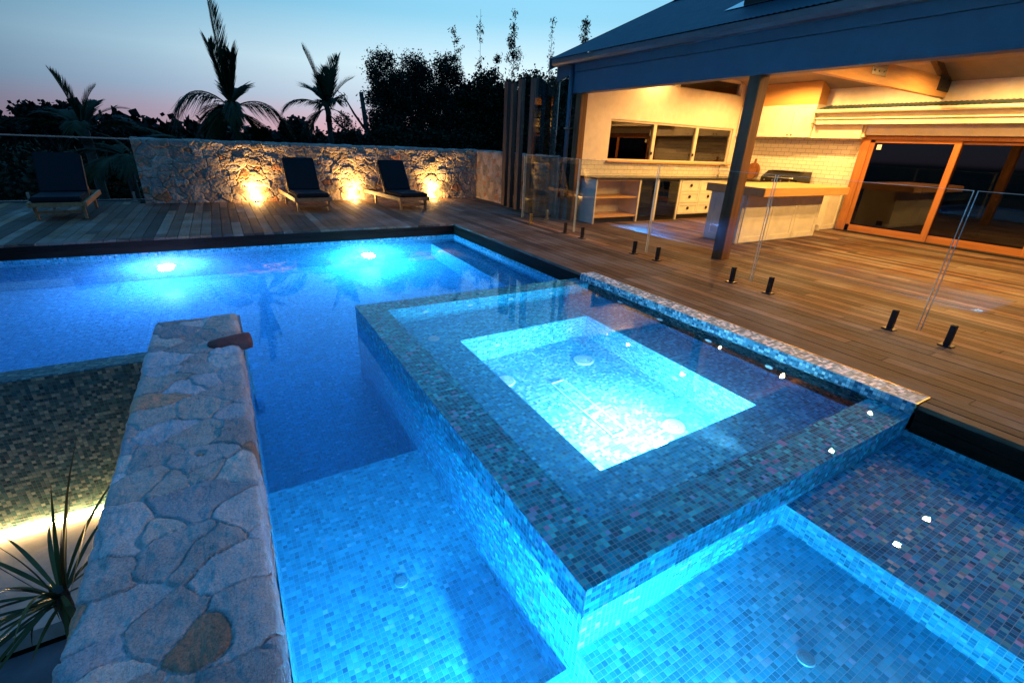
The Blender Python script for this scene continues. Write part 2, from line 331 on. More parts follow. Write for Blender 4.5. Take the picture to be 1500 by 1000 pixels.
M = dict(
    rim=mosaic('spa_mosaic', BLUES, irid=.07, spec=.2, rough=.3), pool=mosaic('pool_mosaic', POOLP, irid=.15), green=mosaic('green_mosaic', GREENS, irid=.15, grout=(.05, .09, .09)),
    bench=mosaic('bench_mosaic_lit', BENCH_LIT, irid=.08, spec=.3),
    well=mosaic('well_mosaic', WELLP, irid=.1),
    ledge=mosaic('ledge_mosaic_lit', LEDGE_LIT, irid=.25), strip=mosaic('strip_mosaic', STRIP, irid=0, grout=(.2, .27, .30), spec=.25, rough=.35),
    poolwater=water('pool_water', (.05, .70, .95), .55, rip=.35, scat=0.13), spawater=water('spa_water', (.15, .72, .97), .35, rip=.28, rscale=2.2, scat=.12),
    deck=wood('deck_boards', (.03, .016, .010), (.185, .10, .052), 'y', .7, 1.8, grey=(.15, .115, .09), spec=.2, coarse=34),
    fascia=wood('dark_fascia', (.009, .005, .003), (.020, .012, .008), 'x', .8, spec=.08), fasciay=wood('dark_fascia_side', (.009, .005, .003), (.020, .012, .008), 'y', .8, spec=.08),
    post=wood('old_post_timber', (.04, .018, .008), (.21, .095, .035), 'z', .6, 1.3), sleeper=wood('sleeper_timber', (.05, .03, .022), (.17, .10, .07), 'z', .75, 1.5),
    teak=wood('teak', (.22, .11, .05), (.45, .26, .13), 'y', .5), oak=wood('oak_bench', (.50, .27, .10), (.68, .41, .17), 'x', .35, .3), oakz=wood('door_timber', (.26, .10, .032), (.42, .18, .06), 'z', .35, .4),
    oaky=wood('door_timber_rail', (.26, .10, .032), (.42, .18, .06), 'y', .35, .4), ply=wood('ply_infill', (.52, .28, .09), (.60, .34, .12), 'y', .5, .15), beam=wood('truss_timber', (.50, .28, .11), (.70, .43, .19), 'x', .5, .4),
    board=wood('chopping_board', (.12, .05, .02), (.30, .13, .05), 'z', .4),
    bluepaint=paint('grey_blue_paint', (.045, .085, .125), .5), roof=paint('roof_steel', (.018, .05, .07), .5, spec=.3), gutter=paint('gutter_steel', (.10, .10, .11), .35, metallic=.2),
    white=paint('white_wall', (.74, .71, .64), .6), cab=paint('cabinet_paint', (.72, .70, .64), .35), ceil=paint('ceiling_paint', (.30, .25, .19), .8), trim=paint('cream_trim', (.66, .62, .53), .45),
    black=paint('black_paint', (.012, .012, .013), .35), steel=paint('stainless', (.55, .55, .55), .22, metallic=.95), gold=paint('brassy_spigot', (.55, .42, .2), .3, metallic=.9), darkmetal=paint('dark_metal', (.05, .055, .06), .35, metallic=.7),
    cushion=paint('navy_canvas', (.008, .012, .016), .9, .12, .1, 20, spec=.2), benchtop=paint('dark_stone_bench', (.03, .028, .026), .25),
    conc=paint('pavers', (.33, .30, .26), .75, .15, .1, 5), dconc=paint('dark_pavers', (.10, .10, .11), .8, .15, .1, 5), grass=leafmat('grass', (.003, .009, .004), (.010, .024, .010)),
    greyp=paint('grey_fitting', (.25, .38, .42), .4), plastic=paint('white_plastic', (.75, .78, .8), .35), handle=paint('bronze_handle', (.03, .02, .015), .35, metallic=.8), car=paint('vehicle_paint', (.2, .28, .36), .3), rubber=paint('rubber', (.015, .015, .015), .8), red=paint('red_lens', (.35, .02, .02), .3),
    glass=glass('fence_glass', boost=.24), win=glass('window_glass', (.55, .58, .55), 1.55, 1.6), fglass=glass('fridge_glass', (.25, .25, .25), 1.5, 1.2), dglass=glass('door_glass', (.40, .42, .42), 1.5, 1.8), tallglass=glass('screen_glass', (.85, .9, .88), 1.5, 1.6),
    stone=stone_mat('ledge_stone', (.40, .40, .41), (.68, .66, .66), 1.3, fs=130), wallstone=stone_mat('rubble_stone', (.26, .23, .20), (.44, .39, .34), .8),
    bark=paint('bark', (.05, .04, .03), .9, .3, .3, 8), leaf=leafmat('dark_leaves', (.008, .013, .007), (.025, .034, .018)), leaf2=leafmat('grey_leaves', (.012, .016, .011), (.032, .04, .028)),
    palm=leafmat('palm_leaflets', (.008, .016, .007), (.025, .04, .015)), dracaena=leafmat('spiky_leaves', (.02, .026, .008), (.10, .085, .025), rough=.35), hill=leafmat('far_wood', (.006, .01, .008), (.014, .02, .015)),
    gedge=paint('polished_glass_edge', (.42, .52, .50), .15, spec=.8),
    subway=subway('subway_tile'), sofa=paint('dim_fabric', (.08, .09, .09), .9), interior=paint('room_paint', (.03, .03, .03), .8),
)
# =============================================================== GROUND AND DECK
g = MB(); g.poly([(-600, -200, -3), (900, -200, -3), (900, 1500, -3), (-600, 1500, -3)])
tag(g.build('ground', M['grass']), kind='structure')
rnd = random.Random(3)
db = MB()
def board_col(x0, x1, y0, y1):
    y = y0 - rnd.uniform(0, 2.0)
    while y < y1:
        L = rnd.uniform(1.3, 4.2); a, b = max(y, y0), min(y + L, y1)
        if b - a > .03:
            t = rnd.choice([.4, .5, .65, .8, .95, 1.1, 1.35, 1.8] if y0 > -.5 and x1 < .01 else [.45, .65, .8, .9, 1.0, 1.15, 1.35]) * rnd.uniform(.9, 1.1); w = rnd.uniform(-.05, .06)
            dz = rnd.uniform(-.0015, .0015)
            db.box(x0 + .004, x1 - .004, a + .002, b - .002, -.032, dz, (t * (1 + w), t, t * (1 - w)), bev=0)
        y += L
P_ = .14
x = 0.0
k = 0
while x > -9.5:                                          # far deck beyond the pool
    board_col(x - P_, x, .0, 4.0 if x > -5.1 else 4.55); x -= P_
for (a, b) in ((0, .1), (.1, .2)):
    for (y0, y1) in ((-3.86, 4.0), (-11, -7.385)): board_col(a, b, y0, y1)
x = .2; PR = .1275
while x < 7.80:
    board_col(x, x + PR, -11, 4.0 if x < 2.4 else -.15); x += PR
db.box(-9.5, 7.85, .02, 3.98, -.09, -.05, .15); db.box(.22, 7.85, -11, -.0, -.09, -.05, .15); db.box(.03, .22, -3.84, 0, -.09, -.05, .15); db.box(.03, .22, -11, -7.4, -.09, -.05, .15)  # dark sheets under the boards, shade in the gaps put into their tint
tag(db.build('deck', M['deck']), kind='structure')
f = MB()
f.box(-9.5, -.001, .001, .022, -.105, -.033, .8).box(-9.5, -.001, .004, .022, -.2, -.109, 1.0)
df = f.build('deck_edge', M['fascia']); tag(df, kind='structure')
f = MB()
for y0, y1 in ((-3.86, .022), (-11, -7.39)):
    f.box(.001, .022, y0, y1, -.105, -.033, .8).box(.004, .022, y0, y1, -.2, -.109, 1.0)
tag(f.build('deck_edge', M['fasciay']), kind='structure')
# =============================================================== POOL BASIN
b = MB()
def q(p, a, c, d, m=0): b.poly([p, a, c, d], m=m)
def hz(x0, x1, y0, y1, z, m=0): q((x0, y0, z), (x1, y0, z), (x1, y1, z), (x0, y1, z), m)
def vx(x, y0, y1, z0, z1, m=0): q((x, y0, z0), (x, y1, z0), (x, y1, z1), (x, y0, z1), m)
def vy(y, x0, x1, z0, z1, m=0): q((x0, y, z0), (x1, y, z0), (x1, y, z1), (x0, y, z1), m)
YN = -8.75
hz(-9.0, -4.25, -4.0, .01, -1.6); hz(-4.25, 0.01, -5.5, 0.01, -1.6)                          # deep floor
hz(-3.73, -2.73, YN, -5.5, -1.0); vy(-5.5, -3.73, -2.73, -1.6, -1.0)
hz(-3.08, -2.73, YN, -7.33, -.76); vy(-7.33, -3.08, -2.73, -1.0, -.76); vx(-3.08, YN, -7.33, -1.0, -.76)
hz(-2.73, -1.34, YN, -7.37, -.53); vx(-2.73, YN, -7.37, -.76, -.53)
hz(-1.34, 0.01, YN, -7.37, -.29, 1); vx(-1.34, YN, -7.37, -.53, -.29)
vy(0.0, -9.0, 0.0, -1.6, -.2); vx(0.0, -3.78, 0.0, -1.6, -.2); vx(0.0, YN, -7.37, -.6, -.2)
vy(YN, -3.73, 0, -1.0, -.2); vx(-9.0, -4.0, 0, -1.6, -.2); vx(-3.725, YN, -3.95, -1.6, -.244); vy(-3.945, -4.3, -3.725, -1.6, -.244)
hz(-.47, 0, -3.78, 0, -.7); vx(-.47, -3.78, 0, -1.6, -.7); 
# narrow tiled lip above the waterline
b.box(-9.0, .02, 0.0005, .03, -.26, -.2); b.box(.0005, .03, -3.78, 0, -.26, -.2); b.box(.0005, .03, YN, -7.37, -.26, -.2)
b.box(-9.2, 0.02, YN - .3, YN - .01, -1.0, 0)
tag(b.build('pool_basin', [M['pool'], M['ledge']], uv=True, fix=False), kind='structure')
# overflow (infinity) wall, a thing
iw = thing('overflow_wall', 'dark green mosaic overflow wall dropping from the pool brim beside the stone wall', 'wall', (-6.6, -3.9, -1.5))
b = MB(); b.box(-9.0, -4.25, -4.0, -3.8, -1.75, -.36); o = b.build('tiled_face', M['green'], uv=True)
b = MB(); b.box(-9.0, -4.25, -3.999, -3.799, -.3605, -.248); o2 = b.build('brim', M['green'], uv=True)
for oo in (o, o2): oo.parent = iw; oo.matrix_parent_inverse = Matrix.Translation((6.6, 3.9, 1.5))
def adopt(parent, *objs):
    inv = Matrix.Translation(Vector(parent.location)) @ Matrix.Rotation(parent.rotation_euler[2], 4, 'Z')
    for oo in objs: oo.parent = parent; oo.matrix_parent_inverse = inv.inverted()
    return objs[0]
# paving below, led strip
g = MB(); g.box(-9.5, -4.3, -5.09, -4.0, -1.62, -1.5)
tag(g.build('lower_path', M['conc']), kind='structure')
g = MB(); g.box(-9.5, -4.3, -12, -5.1, -1.8, -1.65)
tag(g.build('lower_ground', M['dconc']), kind='structure')
g = MB(); g.tube([(-8.9, -4.03, -1.478), (-4.32, -4.03, -1.478)], .011, 8)
o = g.build('light_strip', emit('warm_led', (1.0, .60, .22), 130.0)); tag(o, 'bright warm light strip along the foot of the dark mosaic wall', 'light strip')
# water
def prism(name, out, z0, z1, mat, label=None):
    n = len(out); v = [(x, y, z1) for x, y in out] + [(x, y, z0) for x, y in out]
    fs = [tuple(range(n)), tuple(range(2 * n - 1, n - 1, -1))] + [(i, n + i, n + (i + 1) % n, (i + 1) % n) for i in range(n)]
    me = bpy.data.meshes.new(name); me.from_pydata(v, [], fs)
    import bmesh
    bm = bmesh.new(); bm.from_mesh(me); bmesh.ops.recalc_face_normals(bm, faces=bm.faces); bmesh.ops.triangulate(bm, faces=[f for f in bm.faces if len(f.verts) > 4]); bm.to_mesh(me); bm.free()
    me.materials.append(mat); o = bpy.data.objects.new(name, me); C.objects.link(o); tag(o, kind='structure'); return o
prism('pool_water', [(-9.05, .012), (.012, .012), (.012, -3.80), (-2.71, -3.80), (-2.71, -7.35), (.012, -7.35), (.012, YN - .02), (-3.74, YN - .02), (-3.74, -3.965), (-4.28, -3.965), (-4.28, -3.997), (-9.05, -3.997)], -1.75, -.24, M['poolwater'])
prism('spa_water', [(-2.726, -7.366), (.03, -7.366), (.03, -3.784), (-2.726, -3.784)], -1.3, -.08, M['spawater'])
# =============================================================== SPA
spa = thing('spa', 'raised square mosaic spa full of glowing water in the middle of the pool', 'spa', (-1.36, -5.57, -1.6))
b = MB()
def ring(o_, i_, z, m=0):
    (a, b1, c, d), (e, f1, g1, h) = o_, i_      # x0,x1,y0,y1
    if e > a: hz(a, e, c, d, z, m)
    if b1 > f1: hz(f1, b1, c, d, z, m)
    if g1 > c: hz(e, f1, c, g1, z, m)
    if d > h: hz(e, f1, h, d, z, m)
def loop(r, z0, z1, m=0):
    x0, x1, y0, y1 = r
    vx(x0, y0, y1, z0, z1, m); vx(x1, y0, y1, z0, z1, m); vy(y0, x0, x1, z0, z1, m); vy(y1, x0, x1, z0, z1, m)
OUT = (-2.73, .0, -7.37, -3.78); INN = (-2.48, 0.0, -7.12, -4.03); WELL = (-2.0, -.5, -6.64, -4.64)
ring(OUT, INN, -.088); loop((-2.73, .25, -7.37, -3.78), -1.65, -.088)
shell = b.build('rim', M['rim'], uv=True, fix=False)
b = MB(); loop(INN, -.5, -.088); ring(INN, WELL, -.5); bench = b.build('bench', M['bench'], uv=True, fix=False)
b = MB(); loop(WELL, -1.05, -.5); hz(*WELL, -1.05); well = b.build('foot_well', M['well'], uv=True, fix=False)
b = MB(); b.box(0.0, .195, -7.37, -3.86, -.4, 0.0); cop = b.build('coping', M['strip'], uv=True)
b = MB(); b.box(.195, .2, -7.375, -3.86, -.02, .003); b.box(0.0, .2, -7.379, -7.371, -.03, .003); tr = b.build('edge_trim', M['gold'])
b = MB(); b.box(-2.734, -2.729, -7.374, -7.369, -.24, -.086); et = b.build('corner_trim', M['steel'])
adopt(spa, shell, bench, well, cop, tr, et)
def disc(x, y, z, r, mat, nm, h=.018):
    d = MB(); d.lathe((x, y, z), [(r, 0), (r, h * .5), (r * .94, h), (r * .80, h * 1.1), (r * .77, h * .6), (r * .70, h * .6), (r * .67, h * 1.15), (r * .50, h * 1.2), (r * .47, h * .7), (r * .40, h * .7), (r * .37, h * 1.25), (r * .14, h * 1.3), (r * .11, h * .8), (.002, h * .8)], n=28)
    return d.build(nm, mat, smooth=False)
for x_, y_, r_ in ((-.86, -5.08, .10), (-.88, -6.26, .09), (-1.74, -5.06, .09), (-1.76, -6.36, .085)): adopt(spa, disc(x_, y_, -1.05, r_, M['plastic'], 'suction_cover'))
adopt(spa, disc(-2.2, -4.5, -.5, .055, M['plastic'], 'drain_cover', .01))
d = MB(); d.box(-1.395, -1.385, -6.12, -5.28, -1.05, -1.035).box(-1.255, -1.245, -6.12, -5.28, -1.05, -1.035).box(-1.385, -1.255, -5.29, -5.28, -1.05, -1.035).box(-1.385, -1.255, -6.12, -6.11, -1.05, -1.035)
adopt(spa, d.build('channel_grate', M['plastic']))
def jet(c, axis, sgn):
    d = MB(); d.lathe(c, [(.034, 0), (.034, sgn * .008), (.026, sgn * .012), (.012, sgn * .004), (.002, sgn * .004)], axis, 16); return d.build('jet', M['plastic'])
for xx in (-2.1, -1.6, -1.1, -.55): adopt(spa, jet((xx, -4.03, -.28), 'y', -1))
for yy in (-4.6, -5.2, -5.8, -6.4): adopt(spa, jet((0, yy, -.30), 'x', -1))
for xx in (-1.6, -.72): adopt(spa, jet((xx, -4.64, -.78), 'y', -1))
for yy in (-5.0, -5.9): adopt(spa, jet((-.5, yy, -.8), 'x', -1))
LW = (.10, .52, 1.0)
d = MB(); d.lathe((-1.3, -6.64, -.80), [(.085, 0), (.085, .012), (.07, .02), (.002, .022)], 'y', 24); sl = adopt(spa, d.build('underwater_light', emit('led_spa', (.55, .85, 1.0), 40)))
lamp('POINT', 'spa_lamp', (-1.3, -6.5, -.80), 150, (.30, .80, 1.0), shadow_soft_size=.05)
d = MB(); d.lathe((-1.3, -7.12, -.2), [(.05, 0), (.05, .008), (.04, .012), (.002, .014)], 'y', 20); adopt(spa, d.build('underwater_light', emit('led_bench_fill', (.55, .85, 1.0), 10)))  # added fitting, unseen from the camera, to brighten the benches
lamp('SPOT', 'spa_bench_fill', (-1.3, -7.09, -.20), 360, (.25, .75, 1.0), target=(-1.45, -4.0, -.34), spot_size=math.radians(54), spot_blend=.9, shadow_soft_size=.05)  # fill beam of the added bench fitting
lamp('SPOT', 'spa_beam', (-1.3, -6.50, -.78), 330, (.85, .96, 1.0), target=(-1.32, -6.05, -1.2), spot_size=math.radians(110), spot_blend=1.0, shadow_soft_size=.05)
# pool lights
def pool_light(loc, label, energy, col, em, axis='y', s=-1, off=.16, beam=None):
    t = thing('pool_light', label, 'pool light', loc, group='underwater pool lights')
    d = MB(); d.lathe((0, 0, 0), [(.12, 0), (.12, s * .015), (.10, s * .02), (.10, s * .01)], axis, 28); d.build('ring', M['plastic'], t)
    d = MB(); d.lathe((0, 0, 0), [(.098, s * .012), (.09, s * .022), (.002, s * .03)], axis, 28); d.build('lens', emit('led_lens', em[0], em[1]), t)
    if beam: lamp('SPOT', 'pool_beam', (loc[0], loc[1] + s * off, loc[2]), beam[0], col, target=beam[1], spot_size=math.radians(112), spot_blend=.85, shadow_soft_size=.08)
    lamp('POINT', 'pool_lamp', (loc[0], loc[1] + s * off, loc[2]), energy, col, shadow_soft_size=.09)
pool_light((-4.55, 0, -.93), 'purple white light glowing on the far pool wall, the left of two', 230, (.40, .46, 1.0), ((.75, .55, 1.0), 60))
pool_light((-1.66, 0, -1.12), 'blue white light glowing on the far pool wall, the right of two', 330, (.20, .60, 1.0), ((.6, .85, 1.0), 80))
pool_light((-3.2, YN, -.42), 'light low on the near end wall shining along the shallow lane', 300, (.18, .64, 1.0), ((.6, .85, 1.0), 40), s=1, beam=(900, (-2.75, -6.4, -.62)))
for xx, yy, zz, nm, lb in ((-3.18, -6.47, -1.0, 'pool_drain', 'round drain in the pale blue step between stone wall and spa'), (-1.93, -7.85, -.53, 'pool_drain', 'round drain in the shallow ledge right of the spa corner')):
    o = disc(xx, yy, zz, .036, M['greyp'], nm, .008); tag(o, lb, 'drain', 'pool floor drains')
# =============================================================== STONEWORK (height-field masonry)
def masonry(name, prof, length, place, sites, size, seed, res, depth=.02, mort=.012, rough=.007, tints=None, rust=.06, mat=None, parent=None, cap=False, special=None, lp=3.0, warp=.02, jit=.55, tilt=1.0, hv=(-.35, .6), grit=.0, sharp=1.6):
    """prof: list of ((u, w), (nu, nw)) cross-section points; place(u, w, t)->xyz ; sites at jittered size grid over (s, t)"""
    R = np.random.RandomState(seed)
    pu = np.array([p[0] for p in prof]); seg = np.r_[0, np.cumsum(np.hypot(*np.diff(pu, axis=0).T))]; S = seg[-1]
    ns = max(4, int(S / res)); ntt = max(4, int(length / res))
    s = np.linspace(0, S, ns); t = np.linspace(0, length, ntt)
    cu = np.interp(s, seg, pu[:, 0]); cw = np.interp(s, seg, pu[:, 1])
    k = max(1, int(.02 / res)); du = np.gradient(cu); dw = np.gradient(cw)
    nu, nw = -dw, du; ll = np.hypot(nu, nw); nu /= ll; nw /= ll
    for _ in range(3):
        nu = np.convolve(np.pad(nu, k, 'edge'), np.ones(2 * k + 1) / (2 * k + 1), 'valid'); nw = np.convolve(np.pad(nw, k, 'edge'), np.ones(2 * k + 1) / (2 * k + 1), 'valid')
    SS, TT = np.meshgrid(s, t, indexing='ij')
    def vn(x, y, sd):
        xi = np.floor(x).astype(int); yi = np.floor(y).astype(int); fx = x - xi; fy = y - yi; fx = fx * fx * (3 - 2 * fx); fy = fy * fy * (3 - 2 * fy)
        T = np.random.RandomState(sd).rand(256, 256)
        g = lambda a, b_: T[a & 255, b_ & 255]
        return (g(xi, yi) * (1 - fx) + g(xi + 1, yi) * fx) * (1 - fy) + (g(xi, yi + 1) * (1 - fx) + g(xi + 1, yi + 1) * fx) * fy - .5
    def fbm(x, y, sd, o=4):
        a = 1; r = 0
        for i in range(o): r = r + a * vn(x * 2 ** i + 7.3 * i, y * 2 ** i + 3.1 * i, sd + i); a *= .55
        return r
    # sites
    st = []
    rows = max(1, int(round(S / size[0]))); hs = S / rows
    for i in range(rows):
        tt = -R.rand() * size[1]
        while tt < length + size[1]:
            L = size[1] * R.choice([.5, .75, 1, 1.3, 1.7]); st.append((hs * (i + .5) + (R.rand() - .5) * hs * jit, tt + L / 2, R.uniform(.75, 1.3)))
            if R.rand() < .3: st.append((hs * (i + .5) + (R.rand() - .5) * hs * 1.1, tt + L / 2 + R.uniform(-.3, .3) * L, R.uniform(.7, 1.0)))
            tt += L
    st = np.array(st); wx = SS + warp * fbm(SS * 7, TT * 7, seed + 50, 3); wy = TT + warp * 1.3 * fbm(SS * 7 + 20, TT * 7, seed + 60, 3)
    f1 = np.full(SS.shape, 9.); f2 = np.full(SS.shape, 9.); idx = np.zeros(SS.shape, int)
    asp = size[1] / size[0] * .75
    for j, (a, b_, w) in enumerate(st):
        m_ = np.abs(TT[0] - b_) < size[1] * 2.4
        if not m_.any(): continue
        dx_ = np.abs(wx[:, m_] - a); dy_ = np.abs(wy[:, m_] - b_) / asp
        d = ((dx_ ** lp + dy_ ** lp) ** (1 / lp)) / w
        F1 = f1[:, m_]; F2 = f2[:, m_]; I = idx[:, m_]
        near = d < F1; F2 = np.where(near, F1, np.minimum(F2, d)); F1 = np.where(near, d, F1); I = np.where(near, j, I)
        f1[:, m_] = F1; f2[:, m_] = F2; idx[:, m_] = I
    e = f2 - f1
    body = np.clip(e / (mort * sharp), 0, 1); body = body * body * (3 - 2 * body)
    hst = R.uniform(hv[0], hv[1], len(st)); tx = R.uniform(-1, 1, len(st)) * .5; ty = R.uniform(-1, 1, len(st)) * .3
    tiltv = tx[idx] * (SS - st[idx, 0]) / size[0] + ty[idx] * (TT - st[idx, 1]) / size[1]
    ridg = np.abs(fbm(SS * 9, TT * 5 + 9, seed + 3, 4)); step = np.floor(fbm(SS * 6 + 3, TT * 3, seed + 9, 4) * 5) / 5
    h = depth * body * (1 + hst[idx] + tiltv * tilt) + grit * fbm(SS * 75, TT * 75, seed + 71, 3) + grit * .8 * np.minimum(0, fbm(SS * 30, TT * 18, seed + 75, 3)) * 2 + rough * (fbm(SS * 22, TT * 22, seed + 1, 5) + 1.4 * step * body + .8 * ridg * body)
    h += depth * .12 * np.clip(e / (mort * 5), 0, 1)
    if special: h, idx2 = special(SS, TT, h)
    pos = place(cu[:, None] + nu[:, None] * h, cw[:, None] + nw[:, None] * h, TT)
    V = np.stack([np.broadcast_to(p, SS.shape) for p in pos], -1).reshape(-1, 3)
    ii = np.arange(ns * ntt).reshape(ns, ntt); Fq = np.stack([ii[:-1, :-1], ii[1:, :-1], ii[1:, 1:], ii[:-1, 1:]], -1).reshape(-1, 4)
    me = bpy.data.meshes.new(name); me.from_pydata(V.tolist(), [], Fq.tolist()); me.materials.append(mat)
    base = R.uniform(.62, 1.15, len(st))[:, None] * np.array(tints or [(1, .97, .95), (1.02, .94, .9), (.92, .95, 1.0), (1.05, .97, .88)])[R.randint(0, 4, len(st))]
    rs = R.rand(len(st)) < rust; base[rs] = base[rs] * np.array([1.1, .66, .45])
    col = base[idx]; mc = np.array([1.15, 1.14, 1.12])
    bl_ = np.clip(body * 1.6 - .3, 0, 1); col = col * bl_[..., None] + mc * (1 - bl_[..., None])
    crack = np.clip(1 - np.abs(fbm(SS * 4 + 5, TT * 6, seed + 21, 5)) * 45, 0, 1) * (fbm(SS * 2, TT * 2 + 4, seed + 33, 2) > .05); h0 = None
    col = col * (1 - .55 * crack[..., None])
    if special: col = np.where(idx2[..., None] > 0, np.array([.55, .2, .17]), col)
    arr = np.ones((ns * ntt, 4), np.float32); arr[:, :3] = col.reshape(-1, 3)
    ca = me.color_attributes.new('tint', 'FLOAT_COLOR', 'POINT'); ca.data.foreach_set('color', arr.ravel())
    me.polygons.foreach_set('use_smooth', [True] * len(me.polygons)); me.update()
    o = bpy.data.objects.new(name, me); C.objects.link(o)
    return o
# near stone wall: profile runs up the left face, over the top, down the right face
ZT = .035
def arc(cx_, cz_, r, a0, a1, n=4): return [((cx_ + r * math.cos(math.radians(a0 + (a1 - a0) * i / n)), cz_ + r * math.sin(math.radians(a0 + (a1 - a0) * i / n))), None) for i in range(n + 1)]
pr = [((-4.275, -.40), None)] + arc(-4.26, ZT - .015, .015, 180, 90) + arc(-3.762, ZT - .015, .015, 90, 0) + [((-3.745, -.42), None)]
sw = thing('stone_wall', 'low flat topped grey flagstone wall running into the pool beside the spa', 'wall', (-4.0, -6.5, -1.6))
o = masonry('flagstone_masonry', pr, 9.3 - 3.97 + 0.0, lambda u, w, t: (u, -9.3 + t, w), None, (.195, .22), 5, .0054, .013, .0036, .0075, mat=M['stone'], rust=.05, special=None, lp=2.6, warp=.035, jit=.7, tilt=.35, hv=(-.25, .35), grit=.0022, sharp=1.9)
b = MB(); b.box(-4.25, -3.77, -9.3, -3.965, -1.75, ZT - .045); core = b.build('mortar_core', M['stone'])
# far end face
o2 = masonry('end_masonry', [((0.0, -1.7), None), ((0.0, ZT - .012), None)], .58, lambda u, w, t: (-3.71 - t, -3.972 - u, w), None, (.2, .3), 8, .02, .01, .012, .006, mat=M['stone'])
rk = MB(); rk.lathe((0, 0, 0), [(.008, -.085), (.032, -.075), (.042, -.04), (.045, .02), (.05, .06), (.042, .085), (.01, .09)], 'x', 14, tint=(.42, .15, .13))
rr_ = random.Random(4)
rk.v = [(a * 1.6 + rr_.uniform(-.004, .004), b_ * 1.7 + rr_.uniform(-.006, .006), c * 1.2 + rr_.uniform(-.005, .005)) for a, b_, c in rk.v]
rko = rk.build('red_rock', M['stone'], smooth=True); rko.location = (-3.80, -4.62, ZT + .005); rko.rotation_euler = (0, 0, .12)
bpy.context.view_layer.update()
adopt(sw, o, core, o2); rko.parent = sw; rko.matrix_parent_inverse = Matrix.Translation(-Vector(sw.location)); tag(rko, label='dark red rounded rock')
# far wall
fwall = thing('stone_wall', 'long rough rubble stone wall behind the two right loungers, lit from below', 'wall', (-1.3, 4.15, 0))
WS = 1.21
prf = [((4.0, -.1), None), ((4.0, WS - .01), None), ((4.01, WS), None), ((4.3, WS), None)]
o = masonry('rubble_masonry', prf, 7.6, lambda u, w, t: (-5.06 + t, u, w), None, (.15, .25), 12, .0105, .024, .006, .009, mat=M['wallstone'], rust=.06, lp=7, warp=.014, jit=.35, tilt=.6, grit=.002)
# the profile normal must point to -y: flip handled by place
b = MB(); b.box(-5.04, 2.53, 4.03, 4.3, -.2, WS - .02); core = b.build('wall_core', M['wallstone'])
adopt(fwall, o, core)
rwall = thing('stone_wall', 'short rubble stone wall returning toward the house behind the timber posts', 'wall', (2.6, 2.2, 0))
o = masonry('rubble_masonry', [((2.47, -.1), None), ((2.47, WS - .01), None), ((2.48, WS), None), ((2.75, WS), None)], 3.5, lambda u, w, t: (u, 4.0 - t, w), None, (.15, .2), 31, .0125, .02, .006, .009, mat=M['wallstone'], rust=.08, lp=7, warp=.014, jit=.35, tilt=.6)
b = MB(); b.box(2.5, 2.75, .52, 4.0, -.2, WS - .02); core = b.build('wall_core', M['wallstone'])
adopt(rwall, o, core)
# uplights at the foot of the wall
for i, (xx, lb) in enumerate(((-3.05, 'warm uplight at the wall foot left of the middle lounger'), (-.93, 'warm uplight at the wall foot between the middle and right loungers'), (1.12, 'warm uplight at the wall foot right of the right lounger'))):
    t = thing('wall_uplight', lb, 'light', (xx, 3.86, 0), group='uplights along the rubble wall')
    d = MB(); d.lathe((0, 0, 0), [(.045, .0), (.045, .03), (.038, .034)], 'z', 20); d.build('housing', M['darkmetal'], t)
    d = MB(); d.lathe((0, 0, 0), [(.034, .035), (.03, .04), (.002, .042)], 'z', 20); d.build('lens', emit('warm_lens', (1, .62, .22), 60), t)
    lamp('POINT', 'uplight_lamp', (xx, 3.84, .10), 45, (1.0, .52, .14), shadow_soft_size=.03)
    lamp('SPOT', 'uplight_beam', (xx, 3.80, .07), 260, (1.0, .52, .14), target=(xx, 4.06, 1.1), spot_size=math.radians(110), spot_blend=1.0, shadow_soft_size=.02)
# =============================================================== HOUSE (pavilion)
H = thing('pavilion', 'open sided timber and weatherboard house with lit outdoor kitchen right of the pool', 'house', (5.2, -5.5, 0))
def hp(mb, name, mat, uv=False, parent=None, label=None, smooth=False):
    o = mb.build(name, mat, uv=uv, smooth=smooth)
    if parent is None: adopt(H, o)
    else:
        o.parent = parent
    if label: o['label'] = label
    return o
Y0 = -.15; XB = 7.9; YE = -11.0
# posts
hp(MB().box(2.474, 2.66, -4.03, -3.86, 0, 2.40, bev=.006), 'post', M['post'])
hp(MB().box(2.50, 2.66, -.34, -.17, 0, 2.40, bev=.006), 'post', M['post'])
hp(MB().box(2.474, 2.66, -8.6, -8.43, 0, 2.40, bev=.006), 'post', M['post'])
# beam and fascia
hp(MB().box(2.44, 2.62, YE, -.02, 2.38, 2.728, bev=.003), 'beam', M['bluepaint'])
hp(MB().box(2.43, 2.60, YE, -.02, 2.734, 2.91), 'fascia', M['bluepaint'])
b = MB(); b.poly([(2.43, -.018, 2.91), (2.43, .42, 2.91), (2.43, .42, 2.60), (2.43, -.018, 2.70)]); b.poly([(2.46, -.018, 2.91), (2.46, .42, 2.91), (2.46, .42, 2.60), (2.46, -.018, 2.70)])
b.poly([(2.43, .42, 2.91), (2.46, .42, 2.91), (2.46, .42, 2.60), (2.43, .42, 2.60)]); b.poly([(2.43, .42, 2.60), (2.46, .42, 2.60), (2.46, -.018, 2.70), (2.43, -.018, 2.70)])
hp(b, 'fascia', M['bluepaint'])
